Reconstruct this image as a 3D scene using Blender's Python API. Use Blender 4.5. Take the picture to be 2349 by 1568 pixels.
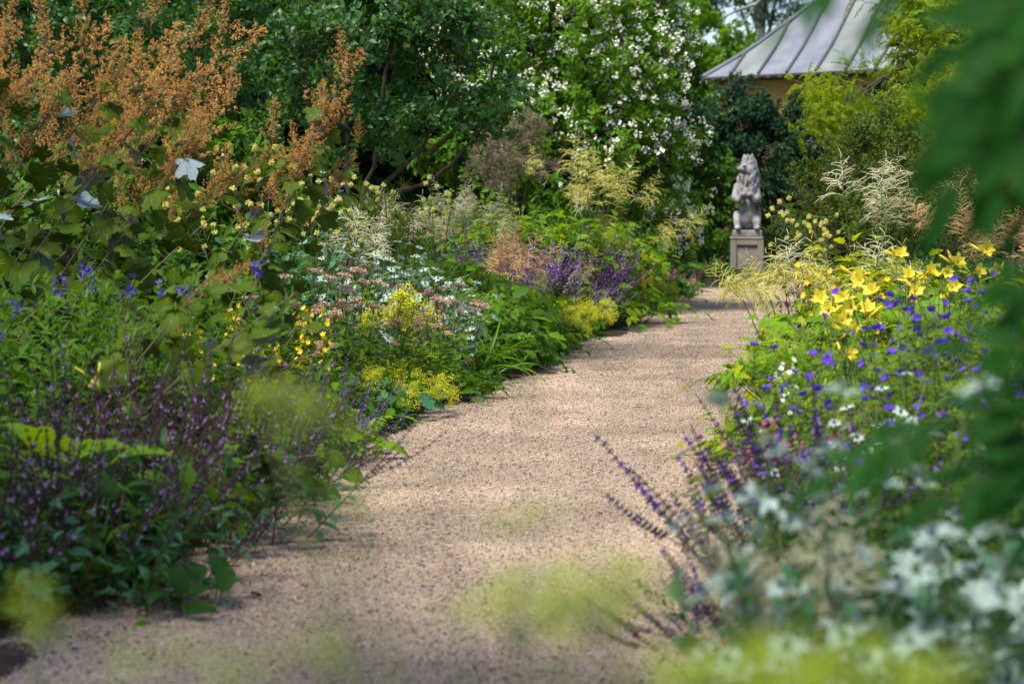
import bpy, bmesh, math, random, zlib
import numpy as np
from mathutils import Vector, Matrix, Euler, noise
for o in list(bpy.data.objects): bpy.data.objects.remove(o)
SC = bpy.context.scene
COL = SC.collection
PI = math.pi
V = Vector
def rad(a): return math.radians(a)

# ------------------------------------------------------------------ camera
CAM_H, PITCH, FPX = 1.2, math.atan(284/4568), 4568.0
cd = bpy.data.cameras.new('camera'); cam = bpy.data.objects.new('camera', cd); COL.objects.link(cam)
cam.location = (0, 0, CAM_H); cam.rotation_euler = (PI/2 - PITCH, 0, 0)
cd.lens = 70; cd.sensor_width = 36; cd.clip_start = 0.05; cd.clip_end = 2000
cd.dof.use_dof = True; cd.dof.focus_distance = 13.0; cd.dof.aperture_fstop = 3.6; cd.dof.aperture_blades = 9
SC.camera = cam
# ------------------------------------------------------------------ sky, sun, exposure
SUN_DIR = V((-0.42, -0.42, 1.25)).normalized()      # towards the sun
w = bpy.data.worlds.new('World'); SC.world = w; w.use_nodes = True
nt = w.node_tree; bg = nt.nodes['Background']
sky = nt.nodes.new('ShaderNodeTexSky'); sky.sky_type = 'NISHITA'; sky.sun_disc = False
sky.sun_elevation = math.asin(SUN_DIR.z); sky.sun_rotation = math.atan2(SUN_DIR.x, SUN_DIR.y)
sky.air_density = 1.0; sky.dust_density = 1.5; sky.ozone_density = 1.0
nt.links.new(sky.outputs[0], bg.inputs[0]); bg.inputs[1].default_value = 0.125
sl = bpy.data.lights.new('sun', 'SUN'); sun = bpy.data.objects.new('sun', sl); COL.objects.link(sun)
sl.energy = 3.8; sl.angle = rad(16.0); sl.color = (1.0, 0.94, 0.81)
sun.rotation_euler = (-SUN_DIR).to_track_quat('-Z', 'Y').to_euler()
SC.view_settings.view_transform = 'Standard'; SC.view_settings.look = 'None'
SC.view_settings.exposure = 0.96; SC.view_settings.gamma = 1
SC.render.engine = 'CYCLES'
cy = SC.cycles
cy.max_bounces = 7; cy.diffuse_bounces = 4; cy.glossy_bounces = 2; cy.transmission_bounces = 4; cy.transparent_max_bounces = 4
cy.sample_clamp_indirect = 6; cy.caustics_reflective = False; cy.caustics_refractive = False
try:
    cy.use_denoising = True; cy.denoiser = 'OPENIMAGEDENOISE'
except Exception: pass

# ------------------------------------------------------------------ helpers
def at(px, py, Y):
    """the point at world depth Y seen at (px, py) of the 2349 x 1568 view of the photograph"""
    u, v = (px-1174.5)/FPX, (784-py)/FPX
    d = V((u, math.cos(PITCH)+v*math.sin(PITCH), -math.sin(PITCH)+v*math.cos(PITCH)))
    t = Y/d.y
    return V((d.x*t, Y, CAM_H+d.z*t))
def gx(px, Y): return at(px, 784, Y).x
def gz(py, Y): return at(1174, py, Y).z
def path_left(y): return -1.25+0.16*(y-6.16) - 0.10 + 0.07*math.sin(y*1.3)+0.05*math.sin(y*2.9+1) - 0.18*math.exp(-((y-10.8)/1.6)**2)
def path_right(y): return -1.25+0.16*(y-6.16) + 2.32 + 0.06*math.sin(y*1.7+2)

def lin(c):
    return tuple((x/255/12.92 if x/255 <= .04045 else ((x/255+.055)/1.055)**2.4) for x in c)+(1,)
MATS = {}
def mat(name, c1, c2=None, rough=.5, trans=0.0, tcol=None, spec=.12, scale=0, bump=0, bscale=60, srgb=False):
    """procedural surface: two tones mixed per piece / per object / by noise; trans mixes in translucency for leaves"""
    if name in MATS: return MATS[name]
    m = bpy.data.materials.new(name); m.use_nodes = True; MATS[name] = m
    n, l = m.node_tree.nodes, m.node_tree.links
    p = n['Principled BSDF']; out = n['Material Output']
    c1 = tuple(c1)[:3]+(1,); c2 = tuple(c2 or c1)[:3]+(1,)
    mix = n.new('ShaderNodeMix'); mix.data_type = 'RGBA'
    mix.inputs['A'].default_value = c1; mix.inputs['B'].default_value = c2
    oi = n.new('ShaderNodeObjectInfo'); ge = n.new('ShaderNodeNewGeometry')
    a = n.new('ShaderNodeMath'); a.operation = 'MULTIPLY'; a.inputs[1].default_value = .4
    b = n.new('ShaderNodeMath'); b.operation = 'MULTIPLY_ADD'; b.inputs[1].default_value = .6
    if scale:
        tc = n.new('ShaderNodeTexCoord'); no = n.new('ShaderNodeTexNoise'); no.inputs['Scale'].default_value = scale; no.inputs['Detail'].default_value = 5
        l.new(tc.outputs['Object'], no.inputs['Vector'])
        mr = n.new('ShaderNodeMapRange'); mr.inputs[1].default_value = .3; mr.inputs[2].default_value = .7
        l.new(no.outputs[0], mr.inputs[0]); l.new(mr.outputs[0], mix.inputs['Factor'])
    else:
        l.new(oi.outputs['Random'], a.inputs[0]); l.new(ge.outputs['Random Per Island'], b.inputs[0]); l.new(a.outputs[0], b.inputs[2])
        l.new(b.outputs[0], mix.inputs['Factor'])
    l.new(mix.outputs['Result'], p.inputs['Base Color'])
    p.inputs['Roughness'].default_value = rough; p.inputs['Specular IOR Level'].default_value = spec
    if bump:
        tc2 = n.new('ShaderNodeTexCoord'); n2 = n.new('ShaderNodeTexNoise'); n2.inputs['Scale'].default_value = bscale; n2.inputs['Detail'].default_value = 6
        bp = n.new('ShaderNodeBump'); bp.inputs['Strength'].default_value = bump; bp.inputs['Distance'].default_value = .02
        l.new(tc2.outputs['Object'], n2.inputs['Vector']); l.new(n2.outputs[0], bp.inputs['Height']); l.new(bp.outputs[0], p.inputs['Normal'])
    if trans:
        t = n.new('ShaderNodeBsdfTranslucent'); ms = n.new('ShaderNodeMixShader'); ms.inputs[0].default_value = trans
        tm = n.new('ShaderNodeMix'); tm.data_type = 'RGBA'; tm.blend_type = 'MULTIPLY'; tm.inputs['Factor'].default_value = 1
        tm.inputs['B'].default_value = tuple(tcol or (2.2, 1.85, .30))[:3]+(1,)
        l.new(mix.outputs['Result'], tm.inputs['A']); l.new(tm.outputs['Result'], t.inputs['Color'])
        l.new(p.outputs[0], ms.inputs[1]); l.new(t.outputs[0], ms.inputs[2]); l.new(ms.outputs[0], out.inputs[0])
    return m
# foliage greens
mat('leaf_dark', (.014,.052,.008), (.032,.092,.012), trans=.28)
mat('leaf_mid', (0.0354,0.1050,0.0072), (0.0802,0.1750,0.0112), trans=.35)
mat('leaf_bright', (0.0826,0.1950,0.0064), (0.1593,0.2850,0.0112), trans=.42)
mat('leaf_lime', (0.1593,0.2650,0.0048), (0.2773,0.3450,0.0096), trans=.44)
mat('leaf_blue', (.036,.130,.062), (.080,.200,.105), trans=.25)
mat('leaf_grass', (0.0531,0.1550,0.0096), (0.1121,0.2250,0.0144), trans=.38, rough=.4, spec=.3)
mat('leaf_shrub', (.026,.095,.022), (.066,.175,.038), trans=.32, rough=.4, spec=.3)
mat('leaf_phil', (0.0649,0.1650,0.0096), (0.1416,0.2800,0.0208), trans=.38)
mat('leaf_hedge', (.009,.034,.013), (.022,.066,.022), trans=.15, rough=.4)
mat('leaf_olive', (.050,.100,.004), (.100,.155,.007), trans=.48, tcol=(1.9,1.7,.3))
mat('leaf_under', (.19,.25,.29), (.30,.36,.39), trans=.25, tcol=(.6,.8,.3), rough=.6)
mat('leaf_near', (.012,.070,.010), (.030,.135,.016), trans=.38, rough=.5, spec=.1)
mat('leaf_robinia', (0.1003,0.1900,0.0048), (0.2006,0.2850,0.0080), trans=.45)
mat('leaf_small', (0.0354,0.0880,0.0080), (0.0826,0.1300,0.0144), trans=.32)
mat('leaf_fine', (.075,.150,.010), (.135,.215,.018), trans=.38)
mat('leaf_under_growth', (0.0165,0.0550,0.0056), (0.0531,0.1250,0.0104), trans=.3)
mat('stem_green', (.07,.12,.035), (.11,.15,.05), rough=.5)
mat('stem_brown', (.095,.07,.045), (.15,.11,.07), rough=.6)
mat('stem_purple', (.05,.026,.030), (.085,.045,.045), rough=.6)
mat('bark', (.040,.030,.023), (.085,.064,.048), rough=.85, scale=14, bump=.6, bscale=50)
mat('bark_grey', (.22,.22,.20), (.34,.33,.30), rough=.85, scale=5, bump=.4, bscale=20)
# flowers
mat('violet', (.15,.06,.42), (.27,.12,.50), trans=.25, tcol=(1.4,1.2,1.5))
mat('calyx', (.040,.024,.030), (.080,.048,.056), trans=.1, tcol=(1.5,1,1))
mat('lilac', (.25,.14,.34), (.40,.26,.45), trans=.25, tcol=(1.3,1.2,1.3))
mat('geranium', (.085,.035,.52), (.19,.075,.56), trans=.3, tcol=(1.3,1.1,1.3), rough=.6)
mat('blue', (.06,.045,.28), (.13,.09,.38), trans=.25, tcol=(1.3,1.2,1.3))
mat('silver', (.36,.48,.42), (.62,.72,.64), trans=.15, tcol=(1,1.1,.8), rough=.5)
mat('cone_blue', (.045,.075,.115), (.12,.17,.20), rough=.7)
mat('cone_green', (.14,.20,.12), (.22,.28,.15), rough=.7)
mat('cream', (.62,.58,.36), (.76,.73,.52), trans=.3, tcol=(1.1,1.1,.8), rough=.7)
mat('cream_yellow', (.56,.52,.11), (.74,.70,.25), trans=.3, tcol=(1.1,1.1,.8), rough=.7)
mat('tan', (.52,.33,.16), (.66,.46,.25), trans=.25, tcol=(1.1,1.0,.7), rough=.7)
mat('plume_orange', (.58,.29,.06), (.82,.55,.20), trans=.3, tcol=(1.3,1.1,.7), rough=.7)
mat('pink_brown', (.46,.27,.20), (.62,.42,.32), trans=.15, tcol=(1.2,1,.9), rough=.7)
mat('dusky', (.26,.14,.13), (.42,.27,.22), trans=.1, tcol=(1.2,1,.9), rough=.8)
mat('yellow_green', (.52,.56,.03), (.66,.64,.06), trans=.3, tcol=(1.2,1.2,.5), rough=.6)
mat('lime_froth', (.36,.50,.03), (.54,.62,.07), trans=.35, tcol=(1.2,1.2,.5), rough=.6)
mat('yellow', (.72,.45,.02), (.82,.58,.03), trans=.25, tcol=(1.2,1.1,.4), rough=.5)
mat('lily', (.80,.66,.05), (.88,.78,.12), trans=.35, tcol=(1.1,1.1,.5), rough=.45)
mat('lily_throat', (.80,.56,.02), (.82,.60,.03), trans=.3, tcol=(1.1,1.1,.5))
mat('pale_yellow', (.68,.62,.16), (.78,.72,.28), trans=.25, tcol=(1.1,1.1,.6), rough=.7)
mat('white_petal', (.70,.72,.60), (.82,.82,.72), trans=.3, tcol=(1,1.05,.9), rough=.6)
mat('magenta', (.52,.03,.28), (.66,.09,.40), trans=.25, tcol=(1.2,1,1.2))
mat('seed_brown', (.16,.115,.08), (.30,.22,.16), rough=.9)
mat('red_leaf', (.14,.035,.020), (.28,.08,.04), trans=.3, tcol=(1.3,1,.6))

class Bld:
    """collects faces for one mesh"""
    def __init__(s): s.v, s.f, s.m = [], [], []
    def add(s, vs, fs, m=0):
        k = len(s.v); s.v.extend(vs); s.f.extend([tuple(i+k for i in f) for f in fs]); s.m.extend([m]*len(fs))
    def tube(s, pts, r0, r1, sides=4, m=0):
        n = len(pts); vs, fs = [], []
        for i, p in enumerate(pts):
            d = (pts[min(i+1, n-1)]-pts[max(i-1, 0)]).normalized()
            a = d.orthogonal().normalized() if i == 0 else (a-d*a.dot(d)).normalized()
            b = d.cross(a); r = r0+(r1-r0)*i/(n-1)
            for k in range(sides):
                t = 2*PI*k/sides; vs.append(p+a*(math.cos(t)*r)+b*(math.sin(t)*r))
        for i in range(n-1):
            for k in range(sides):
                k2 = (k+1) % sides
                fs.append((i*sides+k, i*sides+k2, (i+1)*sides+k2, (i+1)*sides+k))
        s.add(vs, fs, m)
    def leaf(s, o, d, up, L, W, prof='ovate', n=4, bend=.5, fold=.25, m=0, wav=0, ph=0):
        d = d.normalized(); side = d.cross(up)
        if side.length < 1e-4: side = d.orthogonal()
        side.normalize(); nn = side.cross(d).normalized(); p = V(o); vs = [V(o)]; fs = []; st = L/n
        for i in range(1, n):
            ang = -bend/n; d2 = d*math.cos(ang)+nn*math.sin(ang); nn = nn*math.cos(ang)-d*math.sin(ang); d = d2
            p = p+d*st; t = i/n
            ww = W*.5*PROF[prof](t)
            if wav: ww *= 1+wav*(1 if i % 2 else -1)
            lift = nn*(ww*fold)
            vs += [p-side*ww+lift, V(p), p+side*ww+lift]
        ang = -bend/n; d = d*math.cos(ang)+nn*math.sin(ang); vs.append(p+d*st)
        e = len(vs)-1
        fs += [(0, 2, 1), (0, 3, 2)]
        for i in range(n-2):
            a = 1+3*i; fs += [(a, a+1, a+4, a+3), (a+1, a+2, a+5, a+4)]
        a = 1+3*(n-2); fs += [(a, a+1, e), (a+1, a+2, e)]
        s.add(vs, fs, m)
    def mesh(s, name, mats, smooth=True):
        me = bpy.data.meshes.new(name); me.from_pydata(s.v, [], s.f)
        for x in mats: me.materials.append(MATS[x])
        me.polygons.foreach_set('material_index', s.m)
        if smooth: me.polygons.foreach_set('use_smooth', [True]*len(s.f))
        me.update(); return me
PROF = {'ovate': lambda t: math.sin(PI*t**.72), 'lance': lambda t: math.sin(PI*t**.62)**.9, 'strap': lambda t: min(1, 5*t+.5)*(1-t**4),
        'obov': lambda t: math.sin(PI*t**1.5)+.12, 'round': lambda t: math.sin(PI*t)**.55, 'petal': lambda t: .25+math.sin(PI*t**1.3)*.9}
def rdir(R, zmin=-1, zmax=1):
    z = R.uniform(zmin, zmax); a = R.uniform(0, 2*PI); r = math.sqrt(max(0, 1-z*z)); return V((r*math.cos(a), r*math.sin(a), z))
def tilt(d): return V((0, 0, 1)).rotation_difference(d.normalized()).to_matrix()
UP = V((0, 0, 1))

# objects -----------------------------------------------------------------
def obj(name, me, parent=None, M=None, kind=None):
    o = bpy.data.objects.new(name, me); COL.objects.link(o)
    if parent is not None: o.parent = parent
    if M is not None: o.matrix_basis = M
    if kind: o['kind'] = kind
    return o
RS = random.Random(11)
def thing(name, label, cat, loc=(0, 0, 0), group=None, rz=0):
    o = bpy.data.objects.new(name, None); COL.objects.link(o); o.location = loc; o.rotation_euler = (0, 0, rz); o.empty_display_size = .1
    o['label'] = label; o['category'] = cat
    if group: o['group'] = group
    RS.seed(zlib.crc32(label.encode()))            # every thing grows the same way whatever else changes
    return o
def TRS(loc, d=UP, spin=0, s=1):
    return Matrix.Translation(loc) @ (tilt(V(d)) @ Matrix.Rotation(spin, 3, 'Z')).to_4x4() @ Matrix.Scale(s, 4)
class Tm:
    """a shared part mesh with the tips where further parts sit; h is its height"""
    def __init__(s, me, h=1, tips=()): s.me, s.h, s.tips = me, h, list(tips)

# ------------------------------------------------------------------ ground, beds, path
def grid_sheet(name, x0f, x1f, ys, nx, zf, m, kind='structure'):
    vs, fs = [], []
    for y in ys:
        a, b = x0f(y), x1f(y)
        for i in range(nx+1):
            x = a+(b-a)*i/nx; vs.append((x, y, zf(x, y)))
    for j in range(len(ys)-1):
        for i in range(nx):
            k = j*(nx+1)+i; fs.append((k, k+1, k+nx+2, k+nx+1))
    me = bpy.data.meshes.new(name); me.from_pydata(vs, [], fs); me.materials.append(m)
    me.polygons.foreach_set('use_smooth', [True]*len(fs)); me.update()
    return obj(name, me, kind=kind)
def streaks(n, l, tc, mr):
    """trodden lines running along the path, multiplied into the patchiness"""
    mp = n.new('ShaderNodeMapping'); mp.inputs['Rotation'].default_value = (0, 0, -math.atan(.16)); mp.inputs['Scale'].default_value = (2.6, .22, 1); l.new(tc.outputs['Object'], mp.inputs['Vector'])
    no = n.new('ShaderNodeTexNoise'); no.inputs['Scale'].default_value = 1.0; no.inputs['Detail'].default_value = 4; l.new(mp.outputs[0], no.inputs['Vector'])
    m2 = n.new('ShaderNodeMapRange'); m2.inputs[1].default_value = .35; m2.inputs[2].default_value = .65; m2.inputs[3].default_value = .84; m2.inputs[4].default_value = 1.08; l.new(no.outputs[0], m2.inputs[0])
    mu = n.new('ShaderNodeMath'); mu.operation = 'MULTIPLY'; l.new(mr.outputs[0], mu.inputs[0]); l.new(m2.outputs[0], mu.inputs[1]); return mu.outputs[0]
def gravel_material():
    m = bpy.data.materials.new('gravel_path'); m.use_nodes = True; n, l = m.node_tree.nodes, m.node_tree.links; p = n['Principled BSDF']
    tc = n.new('ShaderNodeTexCoord'); vo = n.new('ShaderNodeTexVoronoi'); vo.inputs['Scale'].default_value = 140
    l.new(tc.outputs['Object'], vo.inputs['Vector'])
    sep = n.new('ShaderNodeSeparateColor'); l.new(vo.outputs['Color'], sep.inputs[0])
    r = n.new('ShaderNodeValToRGB'); e = r.color_ramp.elements
    e[0].position = 0; e[0].color = (.10,.075,.06,1); e[1].position = 1; e[1].color = (.50,.41,.34,1)
    for pos, c in ((.18, (.22,.155,.12,1)), (.45, (0.397,0.293,0.207,1)), (.7, (0.483,0.374,0.276,1)), (.88, (0.425,0.305,0.207,1))):
        q = e.new(pos); q.color = c
    l.new(sep.outputs[0], r.inputs[0])
    no = n.new('ShaderNodeTexNoise'); no.inputs['Scale'].default_value = 1.1; no.inputs['Detail'].default_value = 6
    l.new(tc.outputs['Object'], no.inputs['Vector'])
    mr = n.new('ShaderNodeMapRange'); mr.inputs[1].default_value = .35; mr.inputs[2].default_value = .7; mr.inputs[3].default_value = .68; mr.inputs[4].default_value = 1.1
    l.new(no.outputs[0], mr.inputs[0])
    mx = n.new('ShaderNodeMix'); mx.data_type = 'RGBA'; mx.blend_type = 'MULTIPLY'; mx.inputs['Factor'].default_value = 1
    l.new(r.outputs[0], mx.inputs['A']); l.new(streaks(n, l, tc, mr), mx.inputs['B']); l.new(mx.outputs['Result'], p.inputs['Base Color'])
    bp = n.new('ShaderNodeBump'); bp.inputs['Strength'].default_value = .9; bp.inputs['Distance'].default_value = .006; bp.invert = True
    l.new(vo.outputs['Distance'], bp.inputs['Height']); l.new(bp.outputs[0], p.inputs['Normal'])
    p.inputs['Roughness'].default_value = .85; p.inputs['Specular IOR Level'].default_value = .25
    return m
mat('soil', (.030,.021,.015), (.065,.046,.032), rough=.95, scale=9, bump=1, bscale=40)
mat('lawn', (.015,.04,.008), (.028,.06,.012), rough=1, scale=3, spec=0)
def frange(a, b, s):
    out = []; x = a
    while x < b: out.append(x); x += s
    return out+[b]
ground = grid_sheet('ground', lambda y: -900, lambda y: 900, [-200, 0, 60, 200, 1000], 6, lambda x, y: -.05, MATS['lawn'])
def bed_z(x, y):
    dl = min(abs(x-path_left(y)), abs(x-path_right(y)))
    inside = path_left(y) < x < path_right(y)
    b = noise.noise((x*1.7, y*1.7, 3))*.03
    return -.02 if inside and dl > .12 else min(.012+dl*.10, .10)+max(b, -.01)
grid_sheet('flower_bed_soil', lambda y: -9+.1*y, lambda y: 10+.12*y, frange(-2, 50, .4), 70, bed_z, MATS['soil'])
GM = gravel_material()
def path_z(x, y): return .012+.012*noise.noise((x*.9, y*.6, 0))+.006*noise.noise((x*3, y*2.2, 5))
path = grid_sheet('gravel_path', lambda y: path_left(y), lambda y: path_right(y), frange(-1.5, 35.6, .12), 16, path_z, GM)

def gravel():
    rs = np.random.RandomState(4); n = 170000
    u = rs.rand(n); y = 4.4*(26/4.4)**(u**.8); x = np.array([path_left(a) for a in y]); xr = np.array([path_right(a) for a in y])
    x = x+(xr-x)*(rs.rand(n)*1.06-.03)
    z = np.array([path_z(a, b) for a, b in zip(x, y)])
    s = (.0020+.0032*rs.rand(n)**2.2)*(1+.03*y)
    oc = np.array([[1,0,0],[0,1,0],[-1,0,0],[0,-1,0],[0,0,1],[0,0,-1]], float)
    tri = np.array([[0,1,4],[1,2,4],[2,3,4],[3,0,4],[1,0,5],[2,1,5],[3,2,5],[0,3,5]])
    sc = np.stack([1+.6*rs.rand(n), 1+.3*rs.rand(n), .5+.4*rs.rand(n)], 1)*s[:, None]
    vv = oc[None]*(1+.35*(rs.rand(n, 6, 1)-.5))*sc[:, None, :]
    th = rs.rand(n)*6.283; c, sn = np.cos(th), np.sin(th)
    ph = (rs.rand(n)-.5)*1.0; c2, s2 = np.cos(ph), np.sin(ph)
    X, Yv, Z = vv[..., 0], vv[..., 1], vv[..., 2]
    Yr = Yv*c2[:, None]-Z*s2[:, None]; Zr = Yv*s2[:, None]+Z*c2[:, None]
    Xw = X*c[:, None]-Yr*sn[:, None]+x[:, None]; Yw = X*sn[:, None]+Yr*c[:, None]+y[:, None]; Zw = Zr+(z+s*.35)[:, None]
    co = np.stack([Xw, Yw, Zw], -1).reshape(-1, 3)
    fi = (tri[None]+(np.arange(n)*6)[:, None, None]).reshape(-1)
    me = bpy.data.meshes.new('gravel'); me.vertices.add(len(co)); me.vertices.foreach_set('co', co.ravel())
    me.loops.add(len(fi)); me.loops.foreach_set('vertex_index', fi)
    nf = len(fi)//3; me.polygons.add(nf); me.polygons.foreach_set('loop_start', np.arange(nf)*3); me.polygons.foreach_set('loop_total', np.full(nf, 3))
    me.update()
    m = bpy.data.materials.new('gravel_stone'); m.use_nodes = True; nd, l = m.node_tree.nodes, m.node_tree.links; p = nd['Principled BSDF']
    ge = nd.new('ShaderNodeNewGeometry'); r = nd.new('ShaderNodeValToRGB'); e = r.color_ramp.elements
    e[0].color = (.05,.04,.038,1); e[1].color = (.66,.58,.50,1)
    for pos, cc in ((.17, (.19,.135,.098,1)), (.35, (0.437,0.316,0.224,1)), (.6, (0.529,0.402,0.293,1)), (.75, (.40,.28,.19,1)), (.88, (.50,.425,.34,1))):
        q = e.new(pos); q.color = cc
    tc = nd.new('ShaderNodeTexCoord'); no = nd.new('ShaderNodeTexNoise'); no.inputs['Scale'].default_value = 1.1; no.inputs['Detail'].default_value = 6; l.new(tc.outputs['Object'], no.inputs['Vector'])
    mr = nd.new('ShaderNodeMapRange'); mr.inputs[1].default_value = .35; mr.inputs[2].default_value = .7; mr.inputs[3].default_value = .68; mr.inputs[4].default_value = 1.1; l.new(no.outputs[0], mr.inputs[0])
    mx = nd.new('ShaderNodeMix'); mx.data_type = 'RGBA'; mx.blend_type = 'MULTIPLY'; mx.inputs['Factor'].default_value = 1
    l.new(ge.outputs['Random Per Island'], r.inputs[0]); l.new(r.outputs[0], mx.inputs['A']); l.new(streaks(nd, l, tc, mr), mx.inputs['B']); l.new(mx.outputs['Result'], p.inputs['Base Color']); p.inputs['Roughness'].default_value = .8
    me.materials.append(m)
    o = obj('gravel', me, kind='stuff'); o['label'] = 'loose pinkish beige gravel stones covering the garden path'; o['category'] = 'gravel'
gravel()

# ------------------------------------------------------------------ brick building with lead roof
mat('lead', (.11,.12,.16), (.18,.195,.225), rough=.7, scale=1.6, spec=.25)
mat('lead_green', (.13,.15,.155), (.20,.22,.215), rough=.7, scale=1.6, spec=.25)
mat('lead_seam', (.045,.05,.06), (.07,.075,.085), rough=.5)
mat('brick', (.22,.12,.03), (.42,.27,.08), rough=.9)
mat('mortar', (.07,.045,.025), (.11,.075,.045), rough=.95, scale=8)
mat('eave_dark', (.06,.05,.05), (.10,.085,.08), rough=.8)
def building():
    Yb = 55.0; c0 = at(1612, 178, Yb); L = 10.4; ez = c0.z
    root = thing('brick_pavilion', 'brick pavilion with tall grey lead pyramid roof behind the hedge', 'building', (c0.x, c0.y, 0))
    e, ni = V((.8, -.6, 0)), V((.6, .8, 0))
    def hgt(r): return .80*min(r, 1)+max(0, r-1)*1.0+.04*max(0, min(r-.5, 1))
    def P(k, s, r, dz=0):
        a = -PI/2*k
        cs = V((0, 0, 0)); ee, nn = e, ni
        for _ in range(k): cs = cs+ee*L; ee, nn = nn, -ee
        return cs+ee*s+nn*r+UP*(ez+hgt(r)+dz)
    def strip(k, s0, s1):
        rs, vs, fs = [0, .3, .6, .9, 1.2, 1.6, 2.2, 3, 4, 5.19], [], []
        rows = []
        for r in rs:
            a, b = max(s0, r), min(s1, L-r)
            if a > b:
                r = min(s1, L-s0); a = b = (s1 if s1 <= L/2 else s0)
                rows.append((r, a, a)); break
            rows.append((r, a, b))
        for r, a, b in rows: vs += [P(k, a, r), P(k, b, r)]
        for i in range(len(rows)-1): fs.append((2*i, 2*i+1, 2*i+3, 2*i+2))
        b = Bld(); b.add(vs, fs); return b
    W = L/12
    roofo = obj('roof', strip(2, 0, L).mesh('roof', ['lead'], False), root)
    for k in (1, 3): obj('roof_slope', strip(k, 0, L).mesh('roof_slope', ['lead'], False), roofo)
    for i in range(12):
        obj('roof_panel', strip(0, i*W, (i+1)*W).mesh('roof_panel', ['lead_green' if i % 3 == 1 or i == 6 else 'lead'], False), roofo)
        if i:
            s = i*W; top = min(s, L-s)
            pts = [P(0, s, top*t/9, .03) for t in range(10)]
            b = Bld(); b.tube(pts, .045, .045, 4); obj('roof_seam', b.mesh('roof_seam', ['lead_seam'], False), roofo)
    b = Bld(); b.tube([P(0, t*5.19/9, t*5.19/9, .03) for t in range(10)], .06, .06, 5); obj('hip_roll', b.mesh('hip_roll', ['lead'], False), roofo)
    def box(a, u, lu, v, lv, z0, z1):
        p = [a, a+u*lu, a+u*lu+v*lv, a+v*lv]; b = Bld()
        b.add([V((q.x, q.y, z0)) for q in p]+[V((q.x, q.y, z1)) for q in p], [(0,1,5,4),(1,2,6,5),(2,3,7,6),(3,0,4,7),(4,5,6,7),(3,2,1,0)]); return b
    wall = obj('wall', box(e*.35+ni*.35, e, L-.7, ni, L-.7, -.1, ez-.03).mesh('wall', ['mortar'], False), root)
    bm_ = box(V((0, 0, 0)), e, .212, ni, .05, 0, .062).mesh('brick', ['brick'], False)
    R = random.Random(5)
    for j in range(14):
        for i in range(21):
            o = e*(.36+i*.225+(.11 if j % 2 else 0))+ni*(.335+R.uniform(-.004, .004))+UP*(ez-.12-j*.075)
            obj('brick', bm_, wall, Matrix.Translation(o))
    obj('gutter', box(e*-.02+ni*-.03, e, L, ni, .12, ez-.09, ez-.015).mesh('gutter', ['eave_dark'], False), root)
    tb = box(V((0,0,0)), e, .22, ni, .1, 0, .05).mesh('eave_tile', ['eave_dark'], False)
    for i in range(30): obj('eave_tile', tb, root, Matrix.Translation(e*(.05+i*.345)+ni*-.06+UP*(ez-.05)))
building()

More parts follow.
